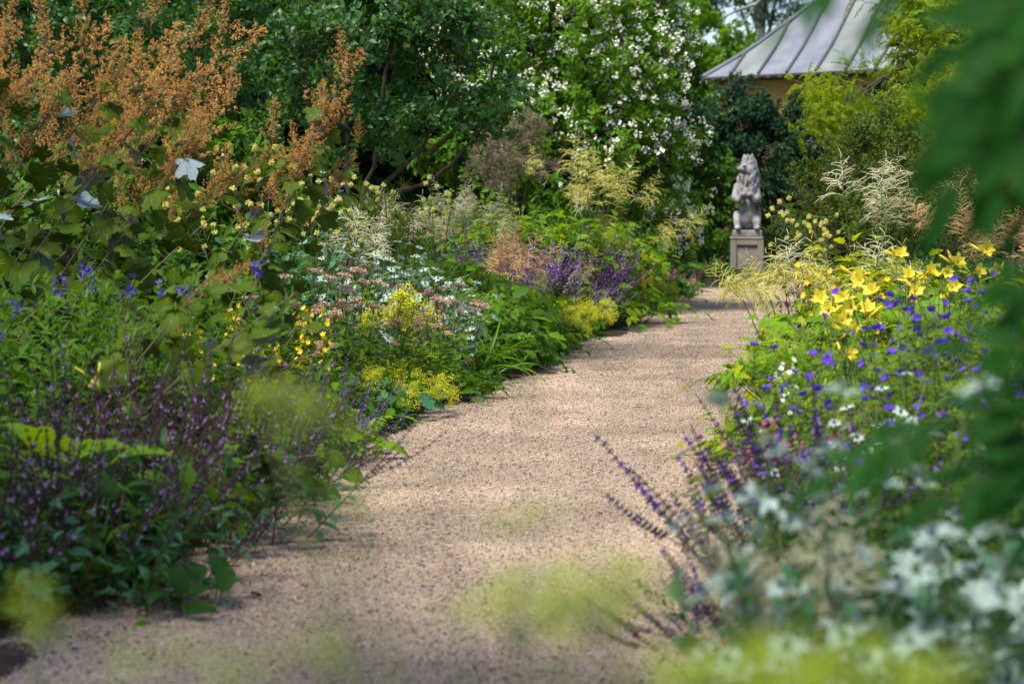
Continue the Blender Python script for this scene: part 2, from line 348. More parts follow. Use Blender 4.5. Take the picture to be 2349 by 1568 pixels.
# ------------------------------------------------------------------ lion statue on pedestal
mat('stone_lion', (.14,.138,.15), (.34,.325,.32), rough=.9, scale=7, bump=.5, bscale=30)
mat('stone_ped', (.22,.185,.16), (.30,.255,.225), rough=.85, scale=4, bump=.15, bscale=40)
def statue():
    p0 = V((gx(1712, 37.8), 37.8, .0))
    ped = thing('stone_pedestal', 'brownish stone pedestal with sunk panel carrying the lion', 'pedestal', p0, rz=rad(-6))
    def stack(levels, name, par):
        bm = bmesh.new()
        for w_, d_, z0, z1 in levels:
            r = bmesh.ops.create_cube(bm, size=1); bmesh.ops.scale(bm, vec=(w_, d_, z1-z0), verts=r['verts']); bmesh.ops.translate(bm, vec=(0, 0, (z0+z1)/2), verts=r['verts'])
        me = bpy.data.meshes.new(name); bm.to_mesh(me); bm.free(); me.materials.append(MATS['stone_ped'])
        o = obj(name, me, par); bv = o.modifiers.new('bevel', 'BEVEL'); bv.width = .012; bv.segments = 2; return o
    stack([(.78,.78,-.05,.10)], 'plinth', ped); stack([(.71,.71,.10,.15)], 'plinth_moulding', ped)
    # die with a sunk panel on each side: core plus raised border
    die = stack([(.56,.56,.15,.80)], 'die', ped)
    for k in range(4):
        a = k*PI/2
        for nm, cx, cz, ww, hh in (('stile', -.255, .475, .11, .65), ('stile', .255, .475, .11, .65), ('rail', 0, .205, .40, .11), ('rail', 0, .745, .40, .11)):
            bm = bmesh.new(); r = bmesh.ops.create_cube(bm, size=1); bmesh.ops.scale(bm, vec=(ww, .03, hh), verts=r['verts']); bmesh.ops.translate(bm, vec=(cx, -.296, cz), verts=r['verts'])
            me = bpy.data.meshes.new('panel_'+nm); bm.to_mesh(me); bm.free(); me.materials.append(MATS['stone_ped'])
            o = obj('panel_'+nm, me, die, Matrix.Rotation(a, 4, 'Z')); bv = o.modifiers.new('bevel', 'BEVEL'); bv.width = .010; bv.segments = 2
    stack([(.64,.64,.80,.85)], 'cap', ped)
    lion = thing('lion_statue', 'weathered grey stone lion sitting upright on the pedestal', 'statue', p0+V((0, 0, .851)), rz=rad(-6))
    bm = bmesh.new(); r = bmesh.ops.create_cube(bm, size=1); bmesh.ops.scale(bm, vec=(.56, .56, .12), verts=r['verts']); bmesh.ops.translate(bm, vec=(0, 0, .06), verts=r['verts'])
    me = bpy.data.meshes.new('base_slab'); bm.to_mesh(me); bm.free(); me.materials.append(MATS['stone_lion']); o = obj('base_slab', me, lion); bv = o.modifiers.new('b', 'BEVEL'); bv.width = .02; bv.segments = 2
    bm = bmesh.new()
    def ell(c, r, rot=(0, 0, 0)):
        q = bmesh.ops.create_icosphere(bm, subdivisions=3, radius=1)
        M = Matrix.Translation(c) @ Euler(rot).to_matrix().to_4x4() @ Matrix.Diagonal((*r, 1)); bmesh.ops.transform(bm, matrix=M, verts=q['verts'])
    def limb(pts, r0, r1):
        for i in range(len(pts)-1):
            a, b = V(pts[i]), V(pts[i+1])
            for k in range(8):
                t = k/7; f = (i+t)/(len(pts)-1); ell(a.lerp(b, t), (r0+(r1-r0)*f,)*3)
    # seated hindquarters, feet, upright belly and chest
    for s in (-1, 1):
        ell((s*.17, .02, .29), (.115, .20, .18), (0, s*.15, 0)); ell((s*.20, -.20, .15), (.07, .14, .055))
        limb([(s*.20, -.05, .38), (s*.21, -.16, .27), (s*.20, -.20, .16)], .095, .065)
        # forelegs raised and folded against the chest
        limb([(s*.19-.02, -.02, .90), (s*.24-.02, -.10, .70), (s*.17-.02, -.22, .66), (s*.09-.02, -.25, .75)], .085, .06); ell((s*.08-.03, -.27, .76), (.07, .06, .055))
    ell((0, .03, .36), (.20, .22, .25)); ell((0, -.02, .56), (.17, .17, .26)); ell((0, -.01, .80), (.20, .19, .22))
    ell((.01, .05, 1.0), (.22, .20, .28))
    # head turned to the statue's right (left in view), long crown, muzzle and jaw
    ell((.0, -.02, 1.24), (.115, .13, .17)); ell((.015, 0, 1.38), (.075, .085, .12)); ell((.03, .03, 1.20), (.16, .16, .20))
    ell((-.11, -.09, 1.225), (.095, .085, .072), (0, .25, .5)); ell((-.125, -.10, 1.105), (.075, .065, .035), (0, .3, .5)); ell((-.185, -.135, 1.235), (.035, .04, .035))
    ell((-.08, -.13, 1.295), (.05, .05, .028)); ell((-.11, -.02, 1.29), (.05, .05, .028)); ell((.06, -.09, 1.36), (.035, .03, .05)); ell((-.055, .05, 1.38), (.03, .04, .05))
    # tail curled up the flank
    limb([(.10, .22, .16), (.24, .16, .14), (.27, .02, .17)], .04, .05)
    # mane: rows of overlapping wavy locks
    R = random.Random(2)
    for i in range(150):
        a = R.uniform(-PI*.98, PI*.98); h = R.uniform(0, 1)
        z = 1.46-h*.66; rr = .065+.155*math.sin(min(1, h*1.2+.08)*PI*.55)
        x, y = rr*math.sin(a)+.02, rr*math.cos(a)*.95+.02
        if y < .03 and x < .03 and 1.05 < z < 1.34: continue
        ell((x, y, z), (.026, .032, .075), (R.uniform(-.3, .3)-y*.6, x*1.0+R.uniform(-.2, .2), a))
    me = bpy.data.meshes.new('lion_body'); bm.to_mesh(me); bm.free(); me.materials.append(MATS['stone_lion'])
    o = obj('body', me, lion, Matrix.Diagonal((.9, 1, 1.03, 1)))
    rm = o.modifiers.new('r', 'REMESH'); rm.mode = 'VOXEL'; rm.voxel_size = .014
    sm = o.modifiers.new('s', 'SMOOTH'); sm.iterations = 2; sm.factor = .5
    dg = bpy.context.evaluated_depsgraph_get(); new = bpy.data.meshes.new_from_object(o.evaluated_get(dg)); o.modifiers.clear(); o.data = new
    new.polygons.foreach_set('use_smooth', [True]*len(new.polygons)); new.name = 'lion_body'
statue()

# ------------------------------------------------------------------ plant part templates (shared meshes)
def curve_pts(h, R, n=6, lean=.08):
    ax, ay = R.uniform(-lean, lean), R.uniform(-lean, lean); bx, by = R.uniform(-lean, lean)*.5, R.uniform(-lean, lean)*.5
    return [V((h*(ax*t*t+bx*math.sin(t*5)*.3), h*(ay*t*t+by*math.sin(t*4)*.3), h*t)) for t in [i/(n-1) for i in range(n)]]
def along(pts, t):
    k = t*(len(pts)-1); i = min(int(k), len(pts)-2); return pts[i].lerp(pts[i+1], k-i), (pts[i+1]-pts[i]).normalized()
def T_leafy(seed, h=.8, n=26, L=.09, W=.022, prof='lance', t0=.12, ang=55, bend=.7, leaf='leaf_mid', stem='stem_green', opp=False, r=.004, fold=.3, seg=4, taper=.4, wav=0):
    R = random.Random(seed); b = Bld(); pts = curve_pts(h, R); b.tube(pts, r, r*.4, 3, 1); az = R.uniform(0, 6)
    for i in range(n):
        t = t0+(1-t0)*(i/n)**.9; p, d = along(pts, min(t, .995)); az += (PI/2 if opp and i % 2 == 0 else PI) if opp else 2.4
        a = rad(ang+R.uniform(-14, 14))*(1-.35*t); s = (1-taper*t)*R.uniform(.8, 1.15)
        o = V((math.cos(az), math.sin(az), 0)); dd = o*math.sin(a)+UP*math.cos(a)
        b.leaf(p, dd, UP*.9+rdir(R)*.35-o*.3, L*s, W*s, prof, seg, bend*R.uniform(.5, 1.4), fold, 0, wav)
    return Tm(b.mesh('leafy_stem', [leaf, stem]), h, [(pts[-1], (pts[-1]-pts[-2]).normalized())])
def T_branch(seed, h=.6, ns=7, L=.06, W=.035, per=7, prof='ovate', leaf='leaf_shrub', bark='stem_brown', spread=50, bend=.5, seg=3, flowers=None, fm='white_petal', r=.006, sidel=.45):
    R = random.Random(seed); b = Bld(); pts = curve_pts(h, R, 6, .22); b.tube(pts, r, r*.3, 3, 1); az = R.uniform(0, 6)
    def lf(p, d, s):
        o = rdir(R); o = (o-d*o.dot(d)).normalized(); a = rad(R.uniform(35, 75)); dd = d*math.cos(a)+o*math.sin(a); dd.z -= .12
        b.leaf(p, dd, UP+rdir(R)*.6, L*s, W*s, prof, seg, bend*R.uniform(.3, 1.5), .25, 0)
    ends = []
    for i in range(ns):
        t = .15+.8*i/ns; p, d = along(pts, t); az += 2.4; o = V((math.cos(az), math.sin(az), 0)); a = rad(spread+R.uniform(-15, 15)); dd = (d*math.cos(a)+o*math.sin(a)).normalized()
        l2 = h*sidel*(1.1-t*.7)*R.uniform(.7, 1.2); sp = [p+dd*(l2*k/3)+UP*(-.02*k*k*l2*R.uniform(-.6, 1)) for k in range(4)]
        b.tube(sp, r*.5, r*.15, 3, 1)
        for k in range(per): q, d2 = along(sp, .15+.85*(k+.5)/per); lf(q, d2, R.uniform(.7, 1.15))
        ends.append((sp[-1], dd))
    for k in range(per): q, d2 = along(pts, .5+.5*(k+.5)/per*.99); lf(q, d2, R.uniform(.7, 1.1))
    ends.append((pts[-1], UP))
    if flowers: flowers(b, R, ends)
    return Tm(b.mesh('leafy_branch', [leaf, bark, fm]), h, ends)
def star(b, p, d, R, n, L, W, m, open_=.9, bend=.6, prof='petal', seg=3, jit=.1):
    M = tilt(d); a0 = R.uniform(0, 6)
    for k in range(n):
        a = a0+2*PI*k/n+R.uniform(-jit, jit); o = M @ V((math.cos(a), math.sin(a), 0)); dd = (o*math.sin(open_)+d*math.cos(open_)).normalized()
        b.leaf(p, dd, d, L*R.uniform(.88, 1.1), W, prof, seg, bend, .1, m)
def bud(b, p, d, L, W, m, n=4, k=5):
    """a small spindle"""
    M = tilt(d); vs = [V(p)]; st = [(.18, .6), (.45, 1), (.75, .75)]
    for t, r in st:
        for i in range(k): a = 2*PI*i/k; vs.append(p+M @ V((math.cos(a)*W/2*r, math.sin(a)*W/2*r, L*t)))
    vs.append(p+d*L); fs = []
    for i in range(k):
        j = (i+1) % k; fs += [(0, 1+j, 1+i), (1+i, 1+j, 1+k+j, 1+k+i), (1+k+i, 1+k+j, 1+2*k+j, 1+2*k+i), (1+2*k+i, 1+2*k+j, 1+3*k)]
    b.add(vs, fs, m)
def speck(b, p, R, s, m):
    d = rdir(R); o = d.orthogonal().normalized()*s; q = d.cross(o)
    b.add([p+o, p+q, p-o, p-q, p+d*s*.8], [(0, 1, 4), (1, 2, 4), (2, 3, 4), (3, 0, 4)], m)

def T_spike(seed, h=.75, flower='violet', leaf='leaf_dark', nsp=3, wh=13, fl=.55, fsz=.012, t0=.42, cal='calyx', stem='stem_purple', leaves=10, LL=.075, big=1.0):
    """salvia: leafy lower stem, branched spikes of dark calyces with violet lipped flowers"""
    R = random.Random(seed); b = Bld(); pts = curve_pts(h, R, 6, .10); b.tube(pts, .0035, .0018, 3, 1); az = R.uniform(0, 6)
    for i in range(leaves):
        t = .08+t0*1.05*i/leaves; p, d = along(pts, t); az += PI/2 if i % 2 else PI; o = V((math.cos(az), math.sin(az), 0)); s = R.uniform(.7, 1.2)*(1.1-t)
        b.leaf(p, o*.85+UP*.5, UP+rdir(R)*.3, LL*s, LL*.42*s, 'ovate', 4, .8, .25, 0)
    axes = [(pts, t0, 1.0)]
    for k in range(nsp):
        t = t0*R.uniform(.75, 1.15); p, d = along(pts, t); az += 2.2; o = V((math.cos(az), math.sin(az), 0)); l2 = h*R.uniform(.28, .42)
        sp = [p+o*(l2*.55*math.sin(q*1.5))+UP*(l2*(q+.2*q*q)) for q in (0, .25, .5, .75, 1)]; b.tube(sp, .0022, .001, 3, 1); axes.append((sp, .3, .8))
    for sp, s0, sc in axes:
        nw = int(wh*sc)
        for i in range(nw):
            t = s0+(1-s0)*i/nw; p, d = along(sp, min(t, .99)); s = (1.15-.6*i/nw)
            for k in range(4):
                a = i*.8+k*PI/2+R.uniform(-.3, .3); o = V((math.cos(a), math.sin(a), .55)).normalized()
                bud(b, p, o, (.010*s+.003)*big, .006*s*big, 2, k=3)
                if R.random() < fl*(1.1-t*.6):
                    b.leaf(p+o*.008*s, (o+UP*.4).normalized(), UP, fsz*1.5*s, fsz*.75, 'ovate', 3, -.8, .3, 3)
                    b.leaf(p+o*.008*s, (o-UP*.3).normalized(), UP, fsz*1.2*s, fsz*1.0, 'obov', 3, .9, .2, 3)
    return Tm(b.mesh('flower_stem', [leaf, stem, cal, flower]), h)
def T_ery_head(seed, cone='cone_blue', sz=1.0):
    R = random.Random(seed); b = Bld(); L = .034*sz
    bud(b, V((0, 0, -.003)), UP, L, .019*sz, 1, k=8)
    for i in range(40):
        z = R.uniform(.1, .9); a = R.uniform(0, 6.3); r = .0095*sz*math.sin(PI*min(.95, z*.8+.12)); speck(b, V((r*math.cos(a), r*math.sin(a), L*z)), R, .0022*sz, 1)
    n = 9
    for k in range(n):
        a = 2*PI*k/n+R.uniform(-.12, .12); o = V((math.cos(a), math.sin(a), R.uniform(.15, .5))).normalized(); l = .050*sz*R.uniform(.85, 1.2)
        b.leaf(V((0, 0, 0)), o, UP, l, .014*sz, 'lance', 4, R.uniform(.1, .6), .3, 0)
        sd = o.cross(UP).normalized()
        for s in (-1, 1):
            for t in (.35, .6): b.leaf(o*(l*t), (o+sd*s*.9).normalized(), UP, l*.34, .0055*sz, 'lance', 3, .2, .2, 0)
    return Tm(b.mesh('flower_head', ['silver', cone]), .05)
def T_ery_stem(seed, h=.75):
    R = random.Random(seed); b = Bld(); pts = curve_pts(h, R, 5, .08); b.tube(pts, .006, .003, 4, 1); tips = [(pts[-1], UP)]; az = R.uniform(0, 6)
    for i in range(9):
        t = .1+.55*i/9; p, d = along(pts, t); az += 2.4; o = V((math.cos(az), math.sin(az), .5)); b.leaf(p, o, UP+rdir(R)*.4, .085*R.uniform(.7, 1.2), .05, 'ovate', 4, .6, .3, 0, .18)
    for k in range(5):
        t = R.uniform(.55, .88); p, d = along(pts, t); az += 2.2; o = V((math.cos(az), math.sin(az), 0)); l = h*R.uniform(.16, .3)
        sp = [p, p+o*l*.35+UP*l*.35, p+o*l*.6+UP*l*.85]; b.tube(sp, .0028, .002, 3, 1); tips.append((sp[-1], (sp[-1]-sp[-2]).normalized()))
        for s in range(3): b.leaf(p, (o*R.uniform(.3, 1)+rdir(R)*.7).normalized(), UP, .055, .018, 'lance', 4, .3, .3, 2)
    return Tm(b.mesh('branching_stem', ['leaf_blue', 'stem_green', 'silver']), h, tips)
def T_plume(seed, L=.34, n=30, col='cream', droop=.9, sl=.13, r=.0026, sec=True):
    """goat's beard: a rachis with many slender arching fingers"""
    R = random.Random(seed); b = Bld(); pts = curve_pts(L, R, 6, .25); b.tube(pts, .003, .0012, 3, 1); az = 0
    def finger(p, d, l, rr):
        q = V(p); d = d.normalized(); ps = [V(q)]; dr = droop*R.uniform(.2, 2.0); sw = rdir(R)*.55
        for k in range(5):
            d = (d+V((0, 0, -dr*.2))+sw*.2).normalized(); q = q+d*(l/5); ps.append(V(q))
        b.tube(ps, rr, rr*.75, 3, 0)
        return ps
    for i in range(n):
        t = .04+.94*(i/n); p, d = along(pts, t); az += 2.4; o = V((math.cos(az), math.sin(az), 0)); l = sl*(1.15-t)*R.uniform(.7, 1.2)+.02
        ps = finger(p, o*.85+d*.7, l, r)
        if sec and t < .55 and l > .08:
            for k in (1, 2, 3):
                for s in (-1, 1):
                    dd = (ps[k+1]-ps[k]).normalized(); sd = dd.cross(UP).normalized()*s; finger(ps[k], dd*.7+sd*.8+UP*.25, l*.5*R.uniform(.6, 1.1), r*.85)
    finger(pts[-1], UP, .05, r)
    return Tm(b.mesh('flower_plume', [col, 'stem_green']), L)
def T_compound(seed, L=.34, pairs=4, ll=.078, lw=.038, leaf='leaf_bright', prof='ovate', tern=True, wav=.24, bend=.5, seg=7):
    """pinnate leaf with toothed leaflets; grows along +Z and arches over"""
    R = random.Random(seed); b = Bld(); ps = []; q = V((0, 0, 0)); d = V((.10, 0, 1)).normalized()
    for k in range(9):
        ps.append(V(q)); q = q+d*(L/8); d = (d+V((.16, 0, -.13))).normalized()
    b.tube(ps, .003, .0012, 3, 1); up0 = V((-.7, 0, .7))
    for i in range(pairs):
        t = .38+.5*i/pairs; p, dd = along(ps, t); side = dd.cross(V((0, 1, 0)).cross(dd)).normalized(); side = V((0, 1, 0))
        for s in (-1, 1):
            o = (dd*.55+side*s*.9+rdir(R)*.12).normalized(); sc = R.uniform(.8, 1.1)*(1-.15*i)
            if tern and i == 0:
                l3 = L*.22; e = p+o*l3; b.tube([p, p+o*l3*.5, e], .0018, .0012, 3, 1)
                for aa in (-.8, 0, .8): b.leaf(e, (o+dd*aa*.9).normalized(), up0+rdir(R)*.25, ll*sc*.8, lw*sc*.8, prof, seg, bend, .25, 0, wav)
            else: b.leaf(p, o, up0+rdir(R)*.25, ll*sc, lw*sc, prof, seg, bend*R.uniform(.5, 1.5), .25, 0, wav)
    b.leaf(ps[-1], (ps[-1]-ps[-2]), up0, ll*1.1, lw*1.15, prof, seg, bend, .25, 0, wav)
    return Tm(b.mesh('compound_leaf', [leaf, 'stem_green']), L)
def T_strap(seed, L=.65, W=.020, leaf='leaf_grass', arch=1.9):
    R = random.Random(seed); b = Bld(); b.leaf(V((0, 0, 0)), V((.25, 0, 1)), V((-1, 0, .2)), L, W, 'strap', 9, arch*R.uniform(.8, 1.2), .5, 0)
    return Tm(b.mesh('strap_leaf', [leaf]), L)
def T_lily(seed, sz=1.0):
    R = random.Random(seed); b = Bld()
    for k in range(6):
        a = 2*PI*k/6; o = V((math.cos(a), math.sin(a), 0)); w_ = .034 if k % 2 else .024
        b.leaf(V((0, 0, 0)), (o*.42+UP).normalized(), -o+UP*.3, .098*sz*R.uniform(.93, 1.05), w_*sz, 'obov', 7, -1.45+R.uniform(-.2, .2), -.18, 0)
        b.leaf(V((0, 0, .001)), (o*.42+UP).normalized(), -o+UP*.3, .040*sz, w_*.45*sz, 'obov', 4, -.45, -.1, 1)
        if R.random() < .95: b.tube([V((0, 0, .01)), o*.012*sz+UP*.045*sz, o*.024*sz+UP*.062*sz], .0011, .0009, 3, 1)
    bud(b, V((0, 0, -.045*sz)), UP, .055*sz, .012*sz, 0)
    return Tm(b.mesh('lily_flower', ['lily', 'lily_throat']), .1)
def T_scape(seed, h=.8):
    R = random.Random(seed); b = Bld(); pts = curve_pts(h, R, 6, .14); b.tube(pts, .0045, .003, 4, 0); tips = []
    p = pts[-1]
    for k in range(5):
        o = rdir(R, .25, .9); l = R.uniform(.04, .09); q = p+o*l; b.tube([p, p+o*l*.5, q], .0025, .002, 3, 0)
        if k < 2: tips.append((q, (o+V((0, -.5, .1))).normalized()))
        else: bud(b, q, o, R.uniform(.035, .085), .013, 1, k=6)
    return Tm(b.mesh('flower_stalk', ['stem_green', 'lily']), h, tips)
def T_saucer(seed, sz=1.0, col='geranium'):
    R = random.Random(seed); b = Bld(); star(b, V((0, 0, 0)), UP, R, 5, .021*sz, .021*sz, 0, 1.12, -.35, 'round', 4, .12); bud(b, V((0, 0, -.001)), UP, .008*sz, .003*sz, 1, k=4); bud(b, V((0, 0, 0)), -UP, .008*sz, .006*sz, 2, k=5)
    return Tm(b.mesh('saucer_flower', [col, 'lilac', 'stem_green']), .03)
def T_geran(seed, h=.5):
    R = random.Random(seed); b = Bld(); pts = curve_pts(h, R, 5, .2); b.tube(pts, .0022, .0012, 3, 1); az = R.uniform(0, 6); tips = []
    for i in range(7):
        t = .2+.75*i/7; p, d = along(pts, t); az += 2.2; o = V((math.cos(az), math.sin(az), .45)).normalized(); l = R.uniform(.04, .09); q = p+o*l; b.tube([p, q], .001, .001, 3, 1)
        for k in range(5):
            a = (k-2)*.6; dd = (o*math.cos(a)+o.cross(UP).normalized()*math.sin(a)).normalized(); s = R.uniform(.6, 1.1)
            b.leaf(q, dd, UP+rdir(R)*.5, .046*s, .011*s, 'lance', 4, .5, .2, 0)
            for s2 in (-1, 1): b.leaf(q+dd*.020*s, (dd+dd.cross(UP)*s2*.9).normalized(), UP, .020*s, .006*s, 'lance', 3, .2, .2, 0)
    for k in range(4):
        p, d = along(pts, R.uniform(.55, .99)); o = rdir(R, .3, 1); l = R.uniform(.05, .12); q = p+o*l; b.tube([p, p+o*l*.5+UP*.01, q], .001, .0008, 3, 1)
        if k < 3: tips.append((q, (o*.5+V((0, -.55, .45))).normalized()))
        else: bud(b, q, o, .014, .007, 0)
    return Tm(b.mesh('leafy_stem', ['leaf_fine', 'stem_green']), h, tips)
def T_froth(seed, h=.38, col='yellow_green', n=260, rad_=.075, fs=.0042, stem='stem_green', br=10, flat=.75):
    """a spray of tiny florets on branching stalks"""
    R = random.Random(seed); b = Bld(); pts = curve_pts(h*.75, R, 4, .2); b.tube(pts, .0022, .0015, 3, 1); p = pts[-1]
    for k in range(br):
        o = rdir(R, .1, 1); o.z *= flat; q = p+o*rad_*R.uniform(.5, 1.2)-UP*R.uniform(0, .06); s, _ = along(pts, R.uniform(.65, .98)); b.tube([s, s.lerp(q, .5)+UP*.008, q], .0011, .0008, 3, 1)
        for i in range(n//br): speck(b, q+rdir(R)*rad_*.42*R.random()**.5, R, fs*R.uniform(.7, 1.3), 0)
    return Tm(b.mesh('flower_spray', [col, stem]), h)
def T_umbel(seed, h=.6, col='pink_brown', n=150, r=.036, fs=.0045, leaf='leaf_fine', dome=.25, leaves=10):
    R = random.Random(seed); b = Bld(); pts = curve_pts(h, R, 5, .12); b.tube(pts, .003, .002, 3, 2); p = pts[-1]; az = 0
    for k in range(14):
        a = k*2.4; rr = r*math.sqrt((k+.5)/14); q = p+V((rr*math.cos(a), rr*math.sin(a), .04-dome*rr*rr/r)); b.tube([p-UP*.02, p.lerp(q, .5), q], .0011, .0008, 3, 2)
        for i in range(n//14): speck(b, q+V((R.gauss(0, r*.15), R.gauss(0, r*.15), R.gauss(0, .004))), R, fs*R.uniform(.7, 1.2), 0)
    for i in range(leaves):
        q, d = along(pts, .1+.7*i/leaves); az += 2.4; o = V((math.cos(az), math.sin(az), .6)); b.leaf(q, o, UP+rdir(R)*.4, .09*R.uniform(.6, 1.1), .028, 'lance', 5, .6, .3, 1, .3)
    return Tm(b.mesh('flower_stem', [col, leaf, 'stem_green']), h)
def T_allium(seed, r=.055, h=.5):
    R = random.Random(seed); b = Bld(); pts = curve_pts(h, R, 4, .1); b.tube(pts, .0035, .003, 4, 1); p = pts[-1]
    for i in range(110):
        d = rdir(R); q = p+d*r*R.uniform(.85, 1.1); b.tube([p, q], .0008, .0006, 3, 0); bud(b, q, d, .008, .005, 0, k=3)
    return Tm(b.mesh('globe_head', ['dusky', 'stem_green']), h)
def T_fennel(seed, h=1.0):
    R = random.Random(seed); b = Bld(); pts = curve_pts(h, R, 6, .06); b.tube(pts, .006, .003, 4, 1); az = R.uniform(0, 6)
    for i in range(9):
        t = .3+.68*i/9; p, d = along(pts, t); az += 2.4; o = V((math.cos(az), math.sin(az), .9)).normalized(); l = .26*(1.15-t*.6); q = p+o*l; b.tube([p, p.lerp(q, .5)-UP*.01, q], .002, .001, 3, 1)
        for k in range(34):
            s = p.lerp(q, R.uniform(.3, 1)); dd = (o*.6+rdir(R)).normalized(); l2 = R.uniform(.04, .11); m_ = s+dd*l2*.5+rdir(R)*.008
            b.tube([s, m_, s+dd*l2], .0010, .0006, 3, 0)
    return Tm(b.mesh('feathery_stem', ['leaf_fine', 'stem_purple']), h)
def T_puff(seed, h=1.1, col='pale_yellow', n=7):
    R = random.Random(seed); b = Bld(); pts = curve_pts(h, R, 6, .08); b.tube(pts, .004, .002, 3, 1); az = R.uniform(0, 6); hs = [pts[-1]]
    for k in range(n-1):
        p, d = along(pts, R.uniform(.72, .97)); az += 2.3; o = V((math.cos(az), math.sin(az), .9)).normalized(); l = R.uniform(.06, .17); q = p+o*l; b.tube([p, q], .0018, .0012, 3, 1); hs.append(q)
    for q in hs:
        for i in range(70):
            d = rdir(R); l = R.uniform(.014, .024); b.leaf(q, d, rdir(R), l, .003, 'obov', 3, .1, 0, 2)
    for i in range(12):
        p, d = along(pts, .15+.55*i/12); az += 2.4; o = V((math.cos(az), math.sin(az), .3)).normalized(); q = p+o*.10; b.tube([p, q], .0012, .001, 3, 1)
        for k in range(3): b.leaf(q, (o+rdir(R)*.8).normalized(), UP+rdir(R)*.3, .05, .036, 'obov', 4, .3, .15, 0)
    return Tm(b.mesh('flower_stem', ['leaf_blue', 'stem_green', col]), h)
def T_starstem(seed, h=.7, col='yellow', leaf='leaf_mid', fs=.016, tf=.6, nf=18, L=.07, W=.022, nl=22, pet=5):
    R = random.Random(seed); b = Bld(); pts = curve_pts(h, R, 6, .12); b.tube(pts, .003, .0015, 3, 1); az = R.uniform(0, 6)
    for i in range(nl):
        p, d = along(pts, .1+.8*i/nl); az += 2.4; o = V((math.cos(az), math.sin(az), .55)).normalized(); s = R.uniform(.7, 1.1); b.leaf(p, o, UP+rdir(R)*.4, L*s, W*s, 'lance', 4, .6, .3, 0)
    for i in range(nf):
        p, d = along(pts, tf+(1-tf)*i/nf); az += 2.4; o = V((math.cos(az), math.sin(az), .5)).normalized(); q = p+o*R.uniform(.015, .04); b.tube([p, q], .001, .0008, 3, 1); star(b, q, o, R, pet, fs, fs*.6, 2, 1.0, .3)
    return Tm(b.mesh('flower_stem', [leaf, 'stem_green', col]), h)
def T_bell(seed, h=.75):
    """leafy stem with loose cluster of blue flowers at the top"""
    R = random.Random(seed); b = Bld(); pts = curve_pts(h, R, 6, .15); b.tube(pts, .003, .002, 3, 1); az = R.uniform(0, 6)
    for i in range(22):
        p, d = along(pts, .1+.86*i/22); az += PI if i % 2 else PI/2; o = V((math.cos(az), math.sin(az), .5)).normalized(); s = R.uniform(.7, 1.15)
        b.leaf(p, o, UP+rdir(R)*.4, .10*s, .027*s, 'lance', 5, .8*R.uniform(.4, 1.4), .3, 0)
    for k in range(10):
        p, d = along(pts, R.uniform(.90, .995)); o = rdir(R, -.4, .8); q = p+o*R.uniform(.01, .028); star(b, q, o, R, 4, .018, .009, 2, .7, .5)
    return Tm(b.mesh('flower_stem', ['leaf_mid', 'stem_green', 'blue']), h)
def T_macplume(seed, L=.62):
    """airy panicle: rachis, branchlets, sub-branchlets ending in tufts of tiny florets"""
    R = random.Random(seed); b = Bld(); pts = curve_pts(L, R, 6, .16); b.tube(pts, .0035, .0012, 3, 1); az = 0
    for i in range(34):
        t = .02+.95*i/34; p, d = along(pts, t); az += 2.4+R.uniform(-.5, .5); o = V((math.cos(az), math.sin(az), 0)); l = (.22*(1-t)**.9+.03)*R.uniform(.3, 1.4); e = p+(o*.6+d*.85+rdir(R)*.2).normalized()*l
        b.tube([p, p.lerp(e, .5)+o*.010, e], .0012, .0007, 3, 1)
        for k in range(2+int(l*44)):
            u = R.uniform(.2, 1); q = p.lerp(e, u); dd = ((e-p).normalized()*.7+rdir(R)*.8).normalized(); l2 = R.uniform(.012, .038)*(1.1-.5*u); q2 = q+dd*l2; b.tube([q, q2], .0006, .0005, 3, 1)
            for m in range(R.randint(5, 11)):
                d3 = (dd+rdir(R)*.9).normalized(); bud(b, q+dd*l2*R.uniform(.4, 1.1)+rdir(R)*.006, d3, R.uniform(.006, .013), .0038, 0, k=3)
    return Tm(b.mesh('feathery_plume', ['plume_orange', 'stem_brown']), L)
def T_lobed(seed, sz=.15):
    """plume poppy leaf: rounded, deeply lobed; two skins (green above, pale blue-grey below)"""
    R = random.Random(seed); b = Bld(); n = 44; cup = R.uniform(-.7, .7); tw = R.uniform(-.8, .8)
    def pt(a, f):
        lobe = .5+.5*math.cos(a*5+.35*math.sin(a*2+seed)); sub = .10*abs(math.sin(a*8+seed))+.05*math.cos(a*17+seed)
        r = sz*.5*(.60+.36*lobe**.75+sub)*(1-.6*math.exp(-((abs(a)-PI)/.28)**2))*f
        x, y = r*math.cos(a), r*math.sin(a); x += sz*.34*f
        z = cup*(x*x+y*y)/sz*1.0+tw*x*y/sz*1.1+.004*math.sin(a*3+seed)*f
        return V((x, y, z))
    angs = [-PI+2*PI*(i+.5)/n for i in range(n)]
    for dz, m, flip in ((0, 0, False), (-.0015, 1, True)):
        vs = [V((sz*.05, 0, dz))]+[pt(a, .5)+V((0, 0, dz+.002)) for a in angs]+[pt(a, 1)+V((0, 0, dz)) for a in angs]; fs = []
        for i in range(n):
            j = (i+1) % n; fs += [(0, 1+i, 1+j), (1+i, 1+n+i, 1+n+j, 1+j)]
        if flip: fs = [tuple(reversed(f)) for f in fs]
        b.add(vs, fs, m)
    b.tube([V((-sz*.45, 0, -sz*.1)), V((-.2*sz, 0, -.02)), V((sz*.05, 0, -.002)), V((sz*.5, 0, cup*sz*.25-.001))], .0022, .001, 3, 2)
    return Tm(b.mesh('lobed_leaf', ['leaf_olive', 'leaf_under', 'stem_green']), sz)
